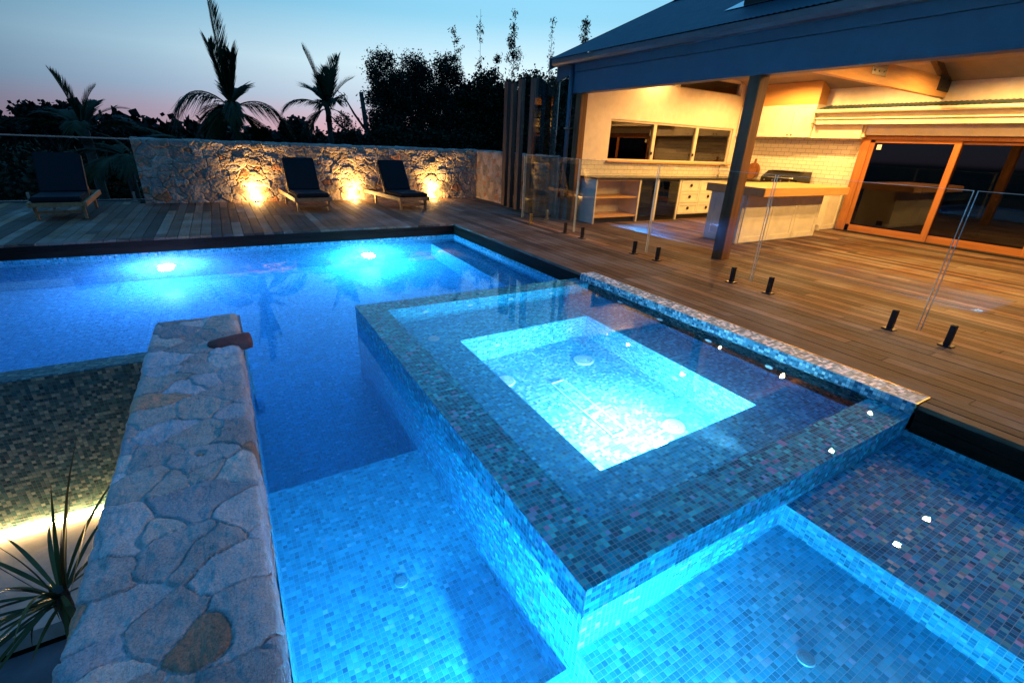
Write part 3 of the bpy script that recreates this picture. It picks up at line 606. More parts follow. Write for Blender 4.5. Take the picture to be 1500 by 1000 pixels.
# gutter: quad profile
gb = MB(); pf = [(2.42, 2.86), (2.30, 2.86), (2.27, 2.90), (2.265, 2.965), (2.285, 2.975), (2.295, 2.955), (2.40, 2.955), (2.42, 2.97)]
for i in range(len(pf)):
    a, c = pf[i], pf[(i + 1) % len(pf)]; gb.poly([(a[0], YE, a[1]), (a[0], .40, a[1]), (c[0], .40, c[1]), (c[0], YE, c[1])])
for yy in (YE, .40): gb.poly([(p[0], yy, p[1]) for p in pf])
hp(gb, 'gutter', M['gutter'])
# corrugated roof
V = []; ny = int((.45 - YE) / .015)
def sheet(xa, za, xb, zb, nm, mat, y0=YE, y1=.45, pitch=.076, amp=.005):
    mb = MB(); n = int((y1 - y0) / (pitch / 6))
    for i in range(n + 1):
        y = y0 + (y1 - y0) * i / n; o_ = amp * math.sin(2 * PI * y / pitch)
        mb.v += [(xa, y, za + o_), (xb, y, zb + o_)]; mb.t += [1, 1]
        if i: mb.f.append((2 * i - 2, 2 * i, 2 * i + 1, 2 * i - 1)); mb.m.append(0)
    return hp(mb, nm, mat, smooth=True)
sheet(2.27, 2.985, 5.45, 4.44, 'roof', M['roof']); sheet(5.45, 4.44, 8.9, 2.86, 'roof', M['roof'])
b = MB(); b.box(5.3, 5.6, YE, .46, 4.43, 4.46); hp(b, 'ridge_cap', M['roof'])
# barge board on the near-left verge (slanted)
b = MB(); sl_ = (4.44 - 2.985) / (5.45 - 2.27)
b.poly([(2.27, .455, 2.995), (5.45, .455, 4.45), (5.45, .455, 4.25), (2.27, .455, 2.80)]); b.poly([(2.27, .48, 2.995), (5.45, .48, 4.45), (5.45, .48, 4.25), (2.27, .48, 2.80)])
b.poly([(2.27, .455, 2.995), (5.45, .455, 4.45), (5.45, .48, 4.45), (2.27, .48, 2.995)]); b.poly([(2.27, .455, 2.80), (5.45, .455, 4.25), (5.45, .48, 4.25), (2.27, .48, 2.80)]); b.poly([(2.27, .455, 2.8), (2.27, .48, 2.8), (2.27, .48, 2.995), (2.27, .455, 2.995)])
hp(b, 'barge_board', M['bluepaint'])
# gable end infill, outside skin of kitchen wall
b = MB(); b.poly([(2.6, .02, 0), (7.95, .02, 0), (7.95, .02, 3.2), (5.45, .02, 4.4), (2.6, .02, 3.1)]); b.f.pop(); b.m.pop(); b.v = []; b.t = []
b.box(2.67, 3.44, -.14, .02, 0, 3.05).box(3.44, 7.47, -.14, .02, 0, 1.19).box(7.47, 8.1, -.14, .02, 0, 3.05).box(3.44, 7.47, -.14, .02, 2.01, 2.71).box(3.44, 7.47, -.14, .02, 3.0, 3.05)
hp(b, 'wall', M['white'])
b = MB(); b.box(2.67, 3.46, Y0 - .01, -.141, 1.235, 3.03).box(3.46, 7.45, Y0 - .01, -.141, 2.0, 2.72).box(7.45, 7.895, Y0 - .01, -.141, 1.235, 3.03)
hp(b, 'wall_lining', M['white'])
b = MB(); b.box(2.70, 7.89, Y0 - .018, Y0 + .008, .90, 1.20).box(2.70, 3.44, Y0 - .018, Y0 + .008, 1.2, 1.233); hp(b, 'splashback', M['subway'], uv=True)
for xx in (4.55, 5.55): hp(MB().box(xx, xx + .12, Y0 - .026, Y0 - .0185, 1.03, 1.10, bev=.002), 'power_outlet', M['plastic'])
# kitchen window
wf = MB(); wf.box(3.46, 7.45, -.13, -.06, 1.96, 2.0).box(3.46, 7.45, -.13, -.06, 1.2, 1.235).box(3.46, 3.50, -.13, -.06, 1.235, 1.96).box(7.41, 7.45, -.13, -.06, 1.235, 1.96)
for xx in (4.74, 6.12): wf.box(xx, xx + .09, -.14, -.05, 1.235, 1.96)
wo_ = hp(wf, 'window', M['trim'])
hp(MB().box(3.50, 7.41, -.10, -.094, 1.235, 1.96), 'pane', M['win'], parent=wo_)
hp(MB().box(3.42, 7.5, -.235, -.13, 1.165, 1.2, bev=.004), 'sill', M['oak'], parent=wo_)
for xx in (4.72, 6.10): hp(MB().box(xx + .01, xx + .05, -.165, -.14, 1.34, 1.40, bev=.003), 'latch', M['handle'], parent=wo_)
cf = MB(); cf.box(3.46, 7.45, -.12, -.06, 2.72, 2.745).box(3.46, 7.45, -.12, -.06, 2.975, 3.0)
for xx in (3.46, 5.22, 7.40): cf.box(xx, xx + (.14 if xx == 5.22 else .05), -.14, -.05, 2.745, 2.975)
cl = hp(cf, 'window', M['trim'], label='high narrow window tucked under the ceiling')
hp(MB().box(3.5, 7.41, -.10, -.094, 2.745, 2.975), 'pane', M['win'], parent=cl)
# ceiling
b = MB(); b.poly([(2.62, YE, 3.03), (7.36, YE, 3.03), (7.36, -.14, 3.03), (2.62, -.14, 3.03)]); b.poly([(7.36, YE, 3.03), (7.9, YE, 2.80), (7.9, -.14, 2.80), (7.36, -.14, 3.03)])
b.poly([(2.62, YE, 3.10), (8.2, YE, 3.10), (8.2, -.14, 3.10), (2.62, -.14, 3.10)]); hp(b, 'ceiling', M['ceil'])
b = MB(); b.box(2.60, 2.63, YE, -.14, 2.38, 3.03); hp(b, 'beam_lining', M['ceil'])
# back wall
b = MB(); b.box(XB, 8.05, -2.955, -.14, 0, 2.80).box(XB, 8.05, YE, -2.955, 1.9, 2.80); hp(b, 'wall', M['white'])
hp(MB().box(XB - .012, XB - .001, -2.95, -.17, .88, 1.83), 'splashback', M['subway'], uv=True)
b = MB(); b.box(7.60, XB - .002, -2.98, -1.98, 1.83, 2.085).box(7.70, XB - .002, YE, -3.02, 1.90, 2.085).box(7.66, XB - .002, -3.02, -2.98, 1.86, 2.085)
hp(b, 'pelmet', M['trim'])
b = MB(); b.box(7.50, XB - .003, YE, -2.06, 2.09, 2.20).box(7.52, XB - .003, YE, -2.06, 2.204, 2.30).box(7.47, 7.52, YE, -2.06, 2.19, 2.215)
b.poly([(7.45, -2.03, 2.02), (7.45, -2.0, 2.30), (7.60, -2.0, 2.42), (7.60, -2.03, 2.12)]); b.box(7.42, 7.6, -2.055, -2.0, 2.12, 2.33)
hp(b, 'old_eave', M['trim'])
b = MB(); b.tube([(7.43, YE, 2.335), (7.43, -2.06, 2.335)], .038, 10); hp(b, 'eave_gutter', M['trim'], smooth=True)
rs_ = sheet(7.44, 2.385, XB - .004, 2.48, 'eave_roof', M['roof'], YE, -2.06)
# sliding doors
fr = MB(); fr.box(7.78, 7.9, -3.12, -2.957, 0, 1.895, bev=.004).box(7.78, 7.9, YE, -3.12, 1.82, 1.895)
DY = [-4.53, -5.96, -7.4, -8.9]
dr = hp(fr, 'sliding_door', M['oakz'])
y1 = -3.12
for i, yy in enumerate(DY):
    xo = 7.80 if i % 2 == 0 else 7.845; ye = y1 - (.0 if i == 0 else .05)
    hp(MB().box(xo, xo + .042, yy - .05, yy + .05, .03, 1.82, bev=.003), 'stile', M['oakz'], parent=dr)
    for z0, z1 in ((.03, .16), (1.765, 1.818)): hp(MB().box(xo, xo + .04, yy + .05, ye, z0, z1, bev=.003), 'rail', M['oaky'], parent=dr)
    if i == 0: hp(MB().box(xo, xo + .04, -3.20, -3.121, .03, 1.82, bev=.003), 'stile', M['oakz'], parent=dr)
    hp(MB().box(xo + .016, xo + .022, yy + .05, y1 - .05, .16, 1.766), 'glass', M['dglass'], parent=dr); y1 = yy
hp(MB().box(7.75, 7.92, YE, -2.96, .002, .03), 'threshold', M['darkmetal'], parent=dr)
hp(MB().box(7.812, 7.815, -3.33, -3.25, 1.64, 1.73), 'sticker', M['plastic'], parent=dr)
# truss at the middle post
b = MB(); b.box(2.63, 7.88, -4.06, -3.96, 2.53, 2.83, bev=.004)
ts = hp(b, 'truss', M['beam'])
b = MB(); Mx = Matrix.Translation((7.82, -4.01, 2.80)) @ Matrix.Rotation(math.radians(21.0), 4, 'Y')
b.box(-1.0, .02, -.045, .045, -.06, .12, M=Mx, bev=.003); hp(b, 'rafter', M['post'], parent=ts)
for (x0, x1, z0, z1, n_) in ((5.05, 5.5, 2.64, 2.86, 3), (7.42, 7.88, 2.62, 2.86, 2)):
    b = MB(); b.box(x0, x1, -4.07, -4.0605, z0, z1)
    for a in range(n_):
        for c in range(2): b.lathe((x0 + (a + .5) * (x1 - x0) / n_, -4.0705, z0 + .06 + c * (z1 - z0 - .12)), [(.014, 0), (.014, -.008), (.002, -.012)], 'y', 8)
    hp(b, 'bolt_plate', M['steel'] if x0 < 6 else M['darkmetal'], parent=ts)
# downlights
DL = [(4.57, -.50), (4.56, -2.27), (4.57, -5.46), (4.62, -6.90), (3.64, -6.90), (6.64, -1.67), (6.64, -3.36), (6.62, -5.16), (6.6, -7.0)]
dlm = emit('downlight_lens', (1, .78, .5), 22)
for i, (xx, yy) in enumerate(DL):
    d = MB(); d.lathe((xx, yy, 3.028), [(.06, 0), (.06, -.012), (.045, -.016), (.043, -.006)], 'z', 20); ho = hp(d, 'downlight', M['trim'])
    d = MB(); d.lathe((xx, yy, 3.022), [(.042, 0), (.042, -.004), (.002, -.005)], 'z', 16); hp(d, 'lens', dlm, parent=ho)
    lamp('SPOT', 'downlight_lamp', (xx, yy, 2.99), 330 if yy < -1 else 75, (1.0, .48, .12), target=(xx, yy, 0), spot_size=math.radians(166), spot_blend=.4, shadow_soft_size=.04)
# downpipe
b = MB(); b.tube([(2.41, -.10, 2.87), (2.41, -.10, .02)], .042, 14); dp = hp(b, 'downpipe', M['bluepaint'], smooth=True)
for zz in (1.75, .6): hp(MB().box(2.36, 2.5, -.15, -.05, zz, zz + .03), 'pipe_clip', M['steel'], parent=dp)
# roof vent
b = MB(); b.box(3.05, 3.75, -4.3, -3.1, 3.30, 3.95, bev=.02); rv = hp(b, 'chimney', M['black'])
b = MB(); b.poly([(3.0, -4.35, 3.335), (3.0, -2.85, 3.335), (3.5, -2.85, 3.565), (3.5, -4.35, 3.565)]); hp(b, 'flashing', M['steel'], parent=rv)
# dim room behind the doors
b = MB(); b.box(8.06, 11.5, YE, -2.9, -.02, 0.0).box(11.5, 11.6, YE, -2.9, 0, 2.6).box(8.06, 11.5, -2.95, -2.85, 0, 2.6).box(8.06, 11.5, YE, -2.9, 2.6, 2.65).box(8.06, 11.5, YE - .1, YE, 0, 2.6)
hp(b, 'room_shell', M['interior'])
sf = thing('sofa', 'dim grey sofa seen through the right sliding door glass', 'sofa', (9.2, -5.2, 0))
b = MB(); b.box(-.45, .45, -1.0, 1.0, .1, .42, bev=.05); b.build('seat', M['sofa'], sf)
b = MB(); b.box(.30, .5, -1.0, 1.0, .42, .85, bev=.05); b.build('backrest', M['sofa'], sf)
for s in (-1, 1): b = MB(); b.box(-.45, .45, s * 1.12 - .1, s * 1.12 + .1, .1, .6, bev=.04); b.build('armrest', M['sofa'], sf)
# =============================================================== KITCHEN JOINERY
def shaker(mb, fr_, x0, x1, z0, z1, y, ax='y', s=-1, m=0, rail=.05):
    """frame-and-panel front standing proud of plane y (ax='y', facing s) or x"""
    def bb(a0, a1, d0, d1, zz0, zz1):
        lo, hi = sorted((y + s * d0, y + s * d1))
        if ax == 'y': mb.box(a0, a1, lo, hi, zz0, zz1)
        else: mb.box(lo, hi, a0, a1, zz0, zz1)
    bb(x0, x1, 0, .010, z0, z1)
    bb(x0, x1, .010, .020, z1 - rail, z1); bb(x0, x1, .010, .020, z0, z0 + rail); bb(x0, x0 + rail, .010, .020, z0 + rail, z1 - rail); bb(x1 - rail, x1, .010, .020, z0 + rail, z1 - rail)
kb = thing('kitchen_bench', 'long white kitchen bench with dark top under the three pane window', 'bench', (4.6, -.46, 0))
b = MB(); b.box(2.74, 2.765, -.765, -.17, 0, .86).box(3.925, 3.965, -.765, -.17, 0, .86).box(4.42, 4.50, -.765, -.17, 0, .86).box(5.15, 5.20, -.765, -.17, 0, .86).box(5.20, 7.2, -.745, -.17, .10, .86)
b.box(2.765, 3.925, -.20, -.17, .1, .86); c1 = b.build('carcass', M['cab'])
b = MB(); b.box(2.765, 3.925, -.75, -.20, .11, .145).box(2.765, 3.925, -.72, -.20, .49, .52).box(2.765, 3.925, -.75, -.2, .835, .86); c2 = b.build('shelf', M['oak'])
b = MB(); b.box(2.72, 7.25, -.79, -.17, .862, .895, bev=.004); c3 = b.build('benchtop', M['benchtop'])
b = MB(); b.box(2.72, 7.25, -.20, -.169, .897, .93); c3b = b.build('upstand', M['cab'])
for kx in ((2.765, 3.925), (5.2, 7.2)): adopt(kb, MB().box(kx[0], kx[1], -.70, -.68, 0, .10).build('kickboard', M['black']))
adopt(kb, c1, c2, c3, c3b)
for r_, (z0, z1) in enumerate(((.11, .35), (.36, .60), (.61, .845))):
    for x0, x1 in ((5.22, 5.86), (5.87, 6.5)):
        b = MB(); shaker(b, None, x0, x1, z0, z1, -.746); dw_ = adopt(kb, b.build('drawer', M['cab']))
        b = MB(); b.lathe(((x0 + x1) / 2, -.767, (z0 + z1) / 2 + .01), [(.035, 0), (.032, -.014), (.02, -.022), (.002, -.024)], 'y', 14); hh_ = b.build('handle', M['handle']); hh_.parent = dw_
for i, (x0, x1, lb, zs) in enumerate(((3.968, 4.418, 'black glass door bar fridge beside the open shelves', (.20, .38, .66)), (4.503, 5.147, 'wider black glass door bar fridge left of the white drawers', (.25, .36, .47, .66)))):
    t = thing('bar_fridge', lb, 'fridge', ((x0 + x1) / 2, -.46, 0), group='bar fridges under the bench'); w = (x1 - x0) / 2
    b = MB(); b.box(-w, -w + .03, -.27, .25, 0, .855).box(w - .03, w, -.27, .25, 0, .855).box(-w + .03, w - .03, -.27, .25, 0, .12).box(-w + .03, w - .03, -.27, .25, .80, .855).box(-w + .03, w - .03, .22, .25, .12, .80); b.build('body', M['black'], t)
    for zz in zs: b = MB(); b.box(-w + .035, w - .035, -.24, .2, zz, zz + .02); b.build('shelf', M['oak'], t)
    b = MB(); b.box(-w + .01, w - .01, -.29, -.28, .06, .82); b.build('door', M['fglass'], t)
t = thing('tap', 'curved metal kitchen tap at the right end of the bench under the window', 'tap', (6.95, -.34, .895))
b = MB(); b.tube([(0, 0, 0), (0, 0, .25), (.03, 0, .29), (.09, -.01, .30), (.16, -.02, .28), (.18, -.02, .24)], .014, 10); b.build('spout', M['steel'], t, smooth=True)
b = MB(); b.lathe((0, 0, 0), [(.03, 0), (.03, .03), (.02, .04)], 'z', 16).tube([(.02, 0, .06), (.07, 0, .09)], .008, 8); b.build('handle', M['steel'], t)
# island / servery
isl = thing('island_bench', 'white panelled island bench with thick golden timber top', 'bench', (5.1, -3.1, 0))
b = MB(); b.box(3.87, 6.28, -3.28, -2.60, 0, .818); i1 = b.build('body', M['cab'])
b = MB()
for x0, x1 in ((3.90, 4.68), (4.69, 5.47), (5.48, 6.26)): shaker(b, None, x0, x1, .02, .81, -3.281, rail=.09)
shaker(b, None, -3.27, -2.61, .02, .81, 3.869, 'x', -1, rail=.10); shaker(b, None, -3.27, -2.61, .02, .81, 6.281, 'x', 1, rail=.10)
i2 = b.build('panel', M['cab'])
b = MB(); b.box(3.82, 6.46, -3.62, -2.50, .82, .955, bev=.006); i3 = b.build('benchtop', M['oak'])
b = MB(); b.box(6.305, 6.325, -3.2, -3.08, .05, .15, bev=.003); i4 = b.build('power_outlet', M['black'])
adopt(isl, i1, i2, i3, i4)
bb_ = thing('barbecue_bench', 'white cupboard bench along the tiled wall beside the sliding door', 'bench', (7.6, -1.8, 0))
b = MB(); b.box(7.27, 7.885, -2.88, -.80, 0, .85); a1 = b.build('body', M['cab'])
b = MB(); shaker(b, None, 7.29, 7.87, .02, .83, -2.881, rail=.09)
for i in range(3): shaker(b, None, -2.86 + i * .68, -2.20 + i * .68, .1, .83, 7.269, 'x', -1, rail=.07)
a2 = b.build('panel', M['cab']); b = MB(); b.box(7.23, 7.885, -2.92, -.80, .852, .885, bev=.004); a3 = b.build('benchtop', M['benchtop'])
adopt(bb_, a1, a2, a3)
t = thing('barbecue', 'low stainless barbecue with sloping hood on the bench against white tiles', 'barbecue', (7.55, -1.68, .886))
b = MB(); b.box(-.26, .28, -.45, .42, 0, .075, bev=.006); b.build('body', M['black'], t)
b = MB()
P1 = [(-.27, .08), (.0, .24), (.27, .25), (.27, .08)]
for yy in (-.45, .42): b.poly([(p[0], yy, p[1]) for p in P1])
for i in range(4): a, c = P1[i], P1[(i + 1) % 4]; b.poly([(a[0], -.45, a[1]), (a[0], .42, a[1]), (c[0], .42, c[1]), (c[0], -.45, c[1])])
b.build('hood', [M['darkmetal']], t)
b = MB(); b.tube([(-.295, -.38, .10), (-.295, .36, .10)], .012, 8).tube([(-.295, -.36, .10), (-.25, -.36, .10)], .008, 6).tube([(-.295, .34, .10), (-.25, .34, .10)], .008, 6); b.build('handle', M['steel'], t, smooth=True)
b = MB()
for i in range(4): b.lathe((-.265, -.3 + i * .2, .04), [(.02, 0), (.02, -.02), (.002, -.024)], 'x', 12)
b.build('knob', M['steel'], t)
b = MB(); b.box(-.06, .24, -.35, .32, .245, .256, bev=.004); b.build('lid_panel', M['steel'], t)
t = thing('chopping_board', 'round dark timber chopping board with a handle leaning on the tiles', 'chopping board', (7.80, -.66, .887), 0)
b = MB(); b.lathe((0, 0, .19), [(.17, 0), (.19, .006), (.19, .02), (.17, .026)], 'x', 36); b.box(-.0, .026, -.03, .03, .37, .47, bev=.008); ob = b.build('board', M['board'], t); ob.rotation_euler = (0, math.radians(8), 0)
t = thing('chopping_board', 'smaller dark timber paddle board standing in front of the round one', 'chopping board', (7.70, -.70, .887))
b = MB(); b.box(0, .02, -.10, .08, 0, .26, bev=.008); b.box(0, .02, -.03, .01, .26, .36, bev=.006); ob = b.build('board', M['board'], t); ob.rotation_euler = (0, math.radians(12), 0)
# upper cupboards
uc = thing('wall_cupboards', 'row of white wall cupboards under a golden timber bulkhead', 'cupboard', (7.7, -1.1, 1.83))
b = MB(); b.box(7.57, 7.888, -2.0, -.18, 1.832, 2.49); u1 = b.build('body', M['cab']); adopt(uc, u1)
for i in range(4):
    y0 = -1.995 + i * .455
    b = MB(); shaker(b, None, y0 + .004, y0 + .451, 1.84, 2.485, 7.569, 'x', -1, rail=.055); dd = adopt(uc, b.build('door', M['cab']))
    ky = y0 + (.41 if i % 2 == 0 else .045)
    b = MB(); b.lathe((7.549, ky, 1.89), [(.012, 0), (.016, -.015), (.002, -.02)], 'x', 12); kn = b.build('knob', M['handle']); kn.parent = dd
b = MB(); b.box(7.565, 7.888, -1.99, -.18, 2.493, 2.795); b.poly([(7.565, -1.99, 2.795), (7.565, -.18, 2.795), (7.565, -.18, 2.93), (7.565, -1.99, 2.93)]); b.poly([(7.565, -1.99, 2.795), (7.888, -1.99, 2.795), (7.565, -1.99, 2.93)])
adopt(uc, b.build('bulkhead', M['ply']))
# =============================================================== TIMBER POSTS AND TALL GLASS SCREEN
for i, (xx, yy, w_, zt, lb) in enumerate(((2.40, 2.30, .17, 2.74, 'leftmost rough dark timber post before the return stone wall'), (2.36, 1.95, .12, 2.68, 'second thin dark timber post from the left before the stone wall'),
                                      (2.30, 1.52, .15, 2.72, 'third reddish timber post from the left before the stone wall'), (2.28, .98, .17, 2.70, 'rightmost timber post standing behind the tall glass screen'))):
    t = tag(MB().box(-.05, .05, -w_ / 2, w_ / 2, 0, zt, tint=(1.1 if i == 2 else .8 + .1 * i), bev=.008).build('timber_post', M['sleeper']), lb, 'post', 'upright timber posts by the return wall')
    t.location = (xx, yy, 0)
t = thing('glass_screen', 'tall frameless glass screen between timber posts and downpipe reflecting the house', 'glass panel', (2.2, .35, 0))
b = MB(); b.box(1.90, 2.47, .34, .352, .03, 2.62); adopt(t, b.build('pane', M['tallglass']))
b = MB(); b.box(1.90, 2.47, .33, .362, 0.0, .03); adopt(t, b.build('channel', M['darkmetal']))
# =============================================================== GLASS POOL FENCE
def edges(parent, x0, x1, y0, y1, z0, z1):
    for nm, bx in (('edge', (x0, x1, y0, y0 + .003) if y1 - y0 > x1 - x0 else (x0, x0 + .003, y0, y1)), ('edge', (x0, x1, y1 - .003, y1) if y1 - y0 > x1 - x0 else (x1 - .003, x1, y0, y1))):
        adopt(parent, MB().box(bx[0] - .0005, bx[1] + .0005, bx[2] - .0005, bx[3] + .0005, z0, z1).build(nm, M['gedge']))
    adopt(parent, MB().box(x0 - .0005, x1 + .0005, y0 - .0005, y1 + .0005, z1, z1 + .003).build('edge', M['gedge']))
def spigot(name_parent, x_, y_, mat, rz=0):
    s_ = MB(); s_.box(-.05, .05, -.05, .05, 0.0, .012, bev=.003); s_.box(-.022, -.0065, -.022, .022, .012, .19, bev=.003).box(.0065, .022, -.022, .022, .012, .19, bev=.003).box(-.0065, .0065, -.022, .022, .012, .06)
    o = s_.build('spigot', mat); o.location = (x_, y_, 0); o.rotation_euler = (0, 0, rz); o.parent = name_parent; o.matrix_parent_inverse = Matrix.Translation(-Vector(name_parent.location)); return o
FX = 1.50
gaps = [0.0, -1.745, -3.475, -5.15, -6.81, -8.55]
names = ['glass fence panel nearest the downpipe corner, in front of the fridges', 'second glass fence panel from the house corner, in front of the drawers', 'glass fence panel in front of the timber post and island bench', 'fourth glass fence panel from the house corner, before the sliding doors', 'rightmost glass fence panel, cut by the edge of the photo']
sp_y = [(-.36, -1.50), (-1.99, -3.24), (-3.70, -4.91), (-5.39, -6.60), (-7.03, -8.3)]
for i in range(5):
    y1, y0 = gaps[i] - .012, gaps[i + 1] + .012
    t = thing('glass_fence_panel', names[i], 'glass fence', (FX, (y0 + y1) / 2, 0), group='frameless glass panels along the deck')
    b = MB(); b.box(FX - .006, FX + .006, y0, y1, .07, 1.255, bev=0); o = b.build('pane', M['glass']); adopt(t, o); edges(t, FX - .006, FX + .006, y0, y1, .07, 1.255)
    for sy in sp_y[i]: spigot(t, FX, sy, M['gold'] if (i == 0 and sy > -1) else M['darkmetal'])
t = thing('glass_fence_panel', 'glass fence panel turning the corner toward the downpipe', 'glass fence', (1.95, 0.02, 0), group='frameless glass panels along the deck')
b = MB(); b.box(1.56, 2.34, .014, .026, .07, 1.255); adopt(t, b.build('pane', M['glass'])); edges(t, 1.56, 2.34, .014, .026, .07, 1.255); spigot(t, 2.15, .02, M['steel'], PI / 2)
# balustrade, far left
t = thing('glass_balustrade', 'glass balustrade with slim metal top rail at the left deck edge', 'balustrade', (-7.2, 4.45, 0))
b = MB(); b.box(-9.5, -5.12, 4.444, 4.456, .05, 1.19); adopt(t, b.build('pane', M['glass']))
b = MB(); b.box(-9.5, -5.07, 4.435, 4.465, 1.19, 1.215, bev=.004); adopt(t, b.build('top_rail', M['steel']))
b = MB(); b.box(-9.5, -5.07, 4.50, 4.56, -.05, .03); adopt(t, b.build('bottom_rail', M['gutter']))
spigot(t, -5.28, 4.45, M['steel'], PI / 2); spigot(t, -6.9, 4.45, M['steel'], PI / 2)
# =============================================================== LOUNGERS
def lounger(label, loc, rz):
    t = thing('sun_lounger', label, 'lounger', loc, rz, 'timber loungers on the far deck'); W_ = .34; L_ = 1.95
    b = MB()
    for s in (-1, 1): b.box(s * W_ - .018, s * W_ + .018, 0, L_, .195, .275, bev=.004)
    b.box(-W_ + .02, W_ - .02, 0, .03, .20, .27, bev=.003).box(-W_ + .02, W_ - .02, L_ - .03, L_, .20, .27, bev=.003).box(-W_ + .02, W_ - .02, .95, .99, .20, .25)
    for i in range(12): y = .08 + i * .075; b.box(-W_ + .02, W_ - .02, y, y + .05, .252, .268)
    b.build('frame', M['teak'], t)
    for s in (-1, 1):
        for y in (.10, 1.42):
            mm = Matrix.Translation((s * (W_ - .045), y, 0)) @ Matrix.Rotation(math.radians(s * 0), 4, 'Y'); b = MB(); b.box(-.02, .02, -.032, .032, 0, .24, M=mm, bev=.003); b.build('leg', M['teak'], t)
    b = MB(); b.box(-W_ + .05, W_ - .05, .09, .12, .09, .13); b.build('stretcher', M['teak'], t)
    b = MB(); b.box(-W_ + .025, W_ - .025, -.01, .90, .272, .355, bev=.022); b.build('seat_cushion', M['cushion'], t, smooth=False)
    A = math.radians(61); mb = Matrix.Translation((0, .86, .27)) @ Matrix.Rotation(A, 4, 'X')
    b = MB()
    for s in (-1, 1): b.box(s * (W_ - .04) - .015, s * (W_ - .04) + .015, 0, .74, -.02, .02, M=mb, bev=.003)
    for i in range(8): y = .05 + i * .09; b.box(-W_ + .06, W_ - .06, y, y + .06, .0, .015, M=mb)
    b.tube([tuple(mb @ Vector((-.25, .5, -.02))), (-.25, 1.55, .23)], .014, 6).tube([tuple(mb @ Vector((.25, .5, -.02))), (.25, 1.55, .23)], .014, 6)
    b.build('back_frame', M['teak'], t)
    b = MB(); b.box(-W_ + .03, W_ - .03, .04, .76, .02, .10, M=mb, bev=.022); b.build('back_cushion', M['cushion'], t)
    return t
lounger('dark cushioned lounger alone by the glass balustrade, left of the stone wall', (-5.98, 2.02, .002), math.radians(3))
lounger('dark cushioned lounger before the stone wall, the middle of three', (-2.12, 2.08, .002), math.radians(3))
lounger('dark cushioned lounger before the stone wall, the one farthest right', (-.08, 1.88, .002), math.radians(8))
# =============================================================== PLANTS
class LB:                                                # fast leaf builder (numpy)
    def __init__(s): s.v = []; s.t = []
    def quads(s, P, tint):                               # P: (n,4,3)
        s.v.append(P); s.t.append(np.repeat(tint, 4, axis=0) if tint.ndim == 2 else np.repeat(tint[:, None], 4, axis=0).repeat(3, axis=1))
    def build(s, name, mat, parent=None):
        V = np.concatenate(s.v).reshape(-1, 3); T = np.concatenate(s.t)
        n = len(V) // 4; me = bpy.data.meshes.new(name); me.vertices.add(len(V)); me.vertices.foreach_set('co', V.ravel())
        me.loops.add(len(V)); me.loops.foreach_set('vertex_index', np.arange(len(V))); me.polygons.add(n); me.polygons.foreach_set('loop_start', np.arange(0, 4 * n, 4)); me.polygons.foreach_set('loop_total', np.full(n, 4))
        me.update(calc_edges=True); me.materials.append(mat)
        ca = me.color_attributes.new('tint', 'FLOAT_COLOR', 'POINT'); arr = np.ones((len(V), 4), np.float32); arr[:, :3] = T; ca.data.foreach_set('color', arr.ravel())
        o = bpy.data.objects.new(name, me); C.objects.link(o)
        if parent is not None: o.parent = parent
        return o
def leaves_at(lb, cen, R, n, size, spread, droop=.0, narrow=.28):
    """n leaves around each cluster centre (m,3)"""
    m = len(cen); c = np.repeat(cen, n, 0) + R.normal(0, 1, (m * n, 3)) * spread
    d = R.normal(0, 1, (m * n, 3)); d[:, 2] -= droop; d /= np.linalg.norm(d, axis=1)[:, None]
    o = R.normal(0, 1, (m * n, 3)); w = np.cross(d, o); w /= np.linalg.norm(w, axis=1)[:, None] + 1e-6
    L = size * R.uniform(.6, 1.4, m * n)[:, None]; wd = w * L * narrow
    P = np.stack([c - d * L * .5, c + wd, c + d * L * .5, c - wd], 1); lb.quads(P, R.uniform(.6, 1.3, m * n))
def clusters(R, blobs, n):
    out = []
    tot = sum(b_[3] * b_[4] * b_[5] for b_ in blobs)
    for (x_, y_, z_, a, b_, c) in blobs:
        k = max(3, int(n * a * b_ * c / tot)); u = R.normal(0, 1, (k, 3)); u /= np.linalg.norm(u, axis=1)[:, None]; r = R.uniform(.35, 1.0, k)[:, None] ** .5
        out.append(np.array([x_, y_, z_]) + u * r * np.array([a, b_, c]))
    return np.concatenate(out)
def tree(name, label, loc, blobs, n, per, size, spread, seed, mat, group=None, trunk=.12, droop=.0, narrow=.28, limbs=7, cat='tree', lean=0):
    R = np.random.RandomState(seed); t = thing(name, label, cat, loc, 0, group)
    cl_ = clusters(R, blobs, n); lb = LB(); leaves_at(lb, cl_, R, per, size, spread, droop, narrow); lb.build('crown', mat, t)
    b = MB(); top = max(b_[2] for b_ in blobs); b.tube([(0, 0, 0), (lean * .3, 0, top * .35), (lean, .05, top * .75)], [trunk, trunk * .75, trunk * .4], 8)
    for i in R.choice(len(cl_), min(limbs, len(cl_)), False):
        e = cl_[i]; s0 = R.uniform(.3, .7) * top; b.tube([(lean * s0 / top, 0, s0), tuple((e + np.array([lean * s0 / top, 0, s0])) / 2 + np.array([0, 0, .1])), tuple(e)], [trunk * .45, trunk * .3, trunk * .08], 6)
    b.build('trunk', M['bark'], t, smooth=True); return t
G0 = -3.0
TG = 'trees behind the long stone wall'
tree('gum_tree', 'loose leaved gum tree behind the wall, leftmost of the dense grove', (2.25, 11.2, G0), [(-.1, 0, 6.5, .55, .6, .75), (.35, .1, 5.9, .6, .7, .8), (-.35, 0, 5.3, .45, .6, .9), (.2, 0, 4.9, .7, .7, .7)], 260, 80, .10, .14, 1, M['leaf2'], TG, droop=.7, narrow=.2)
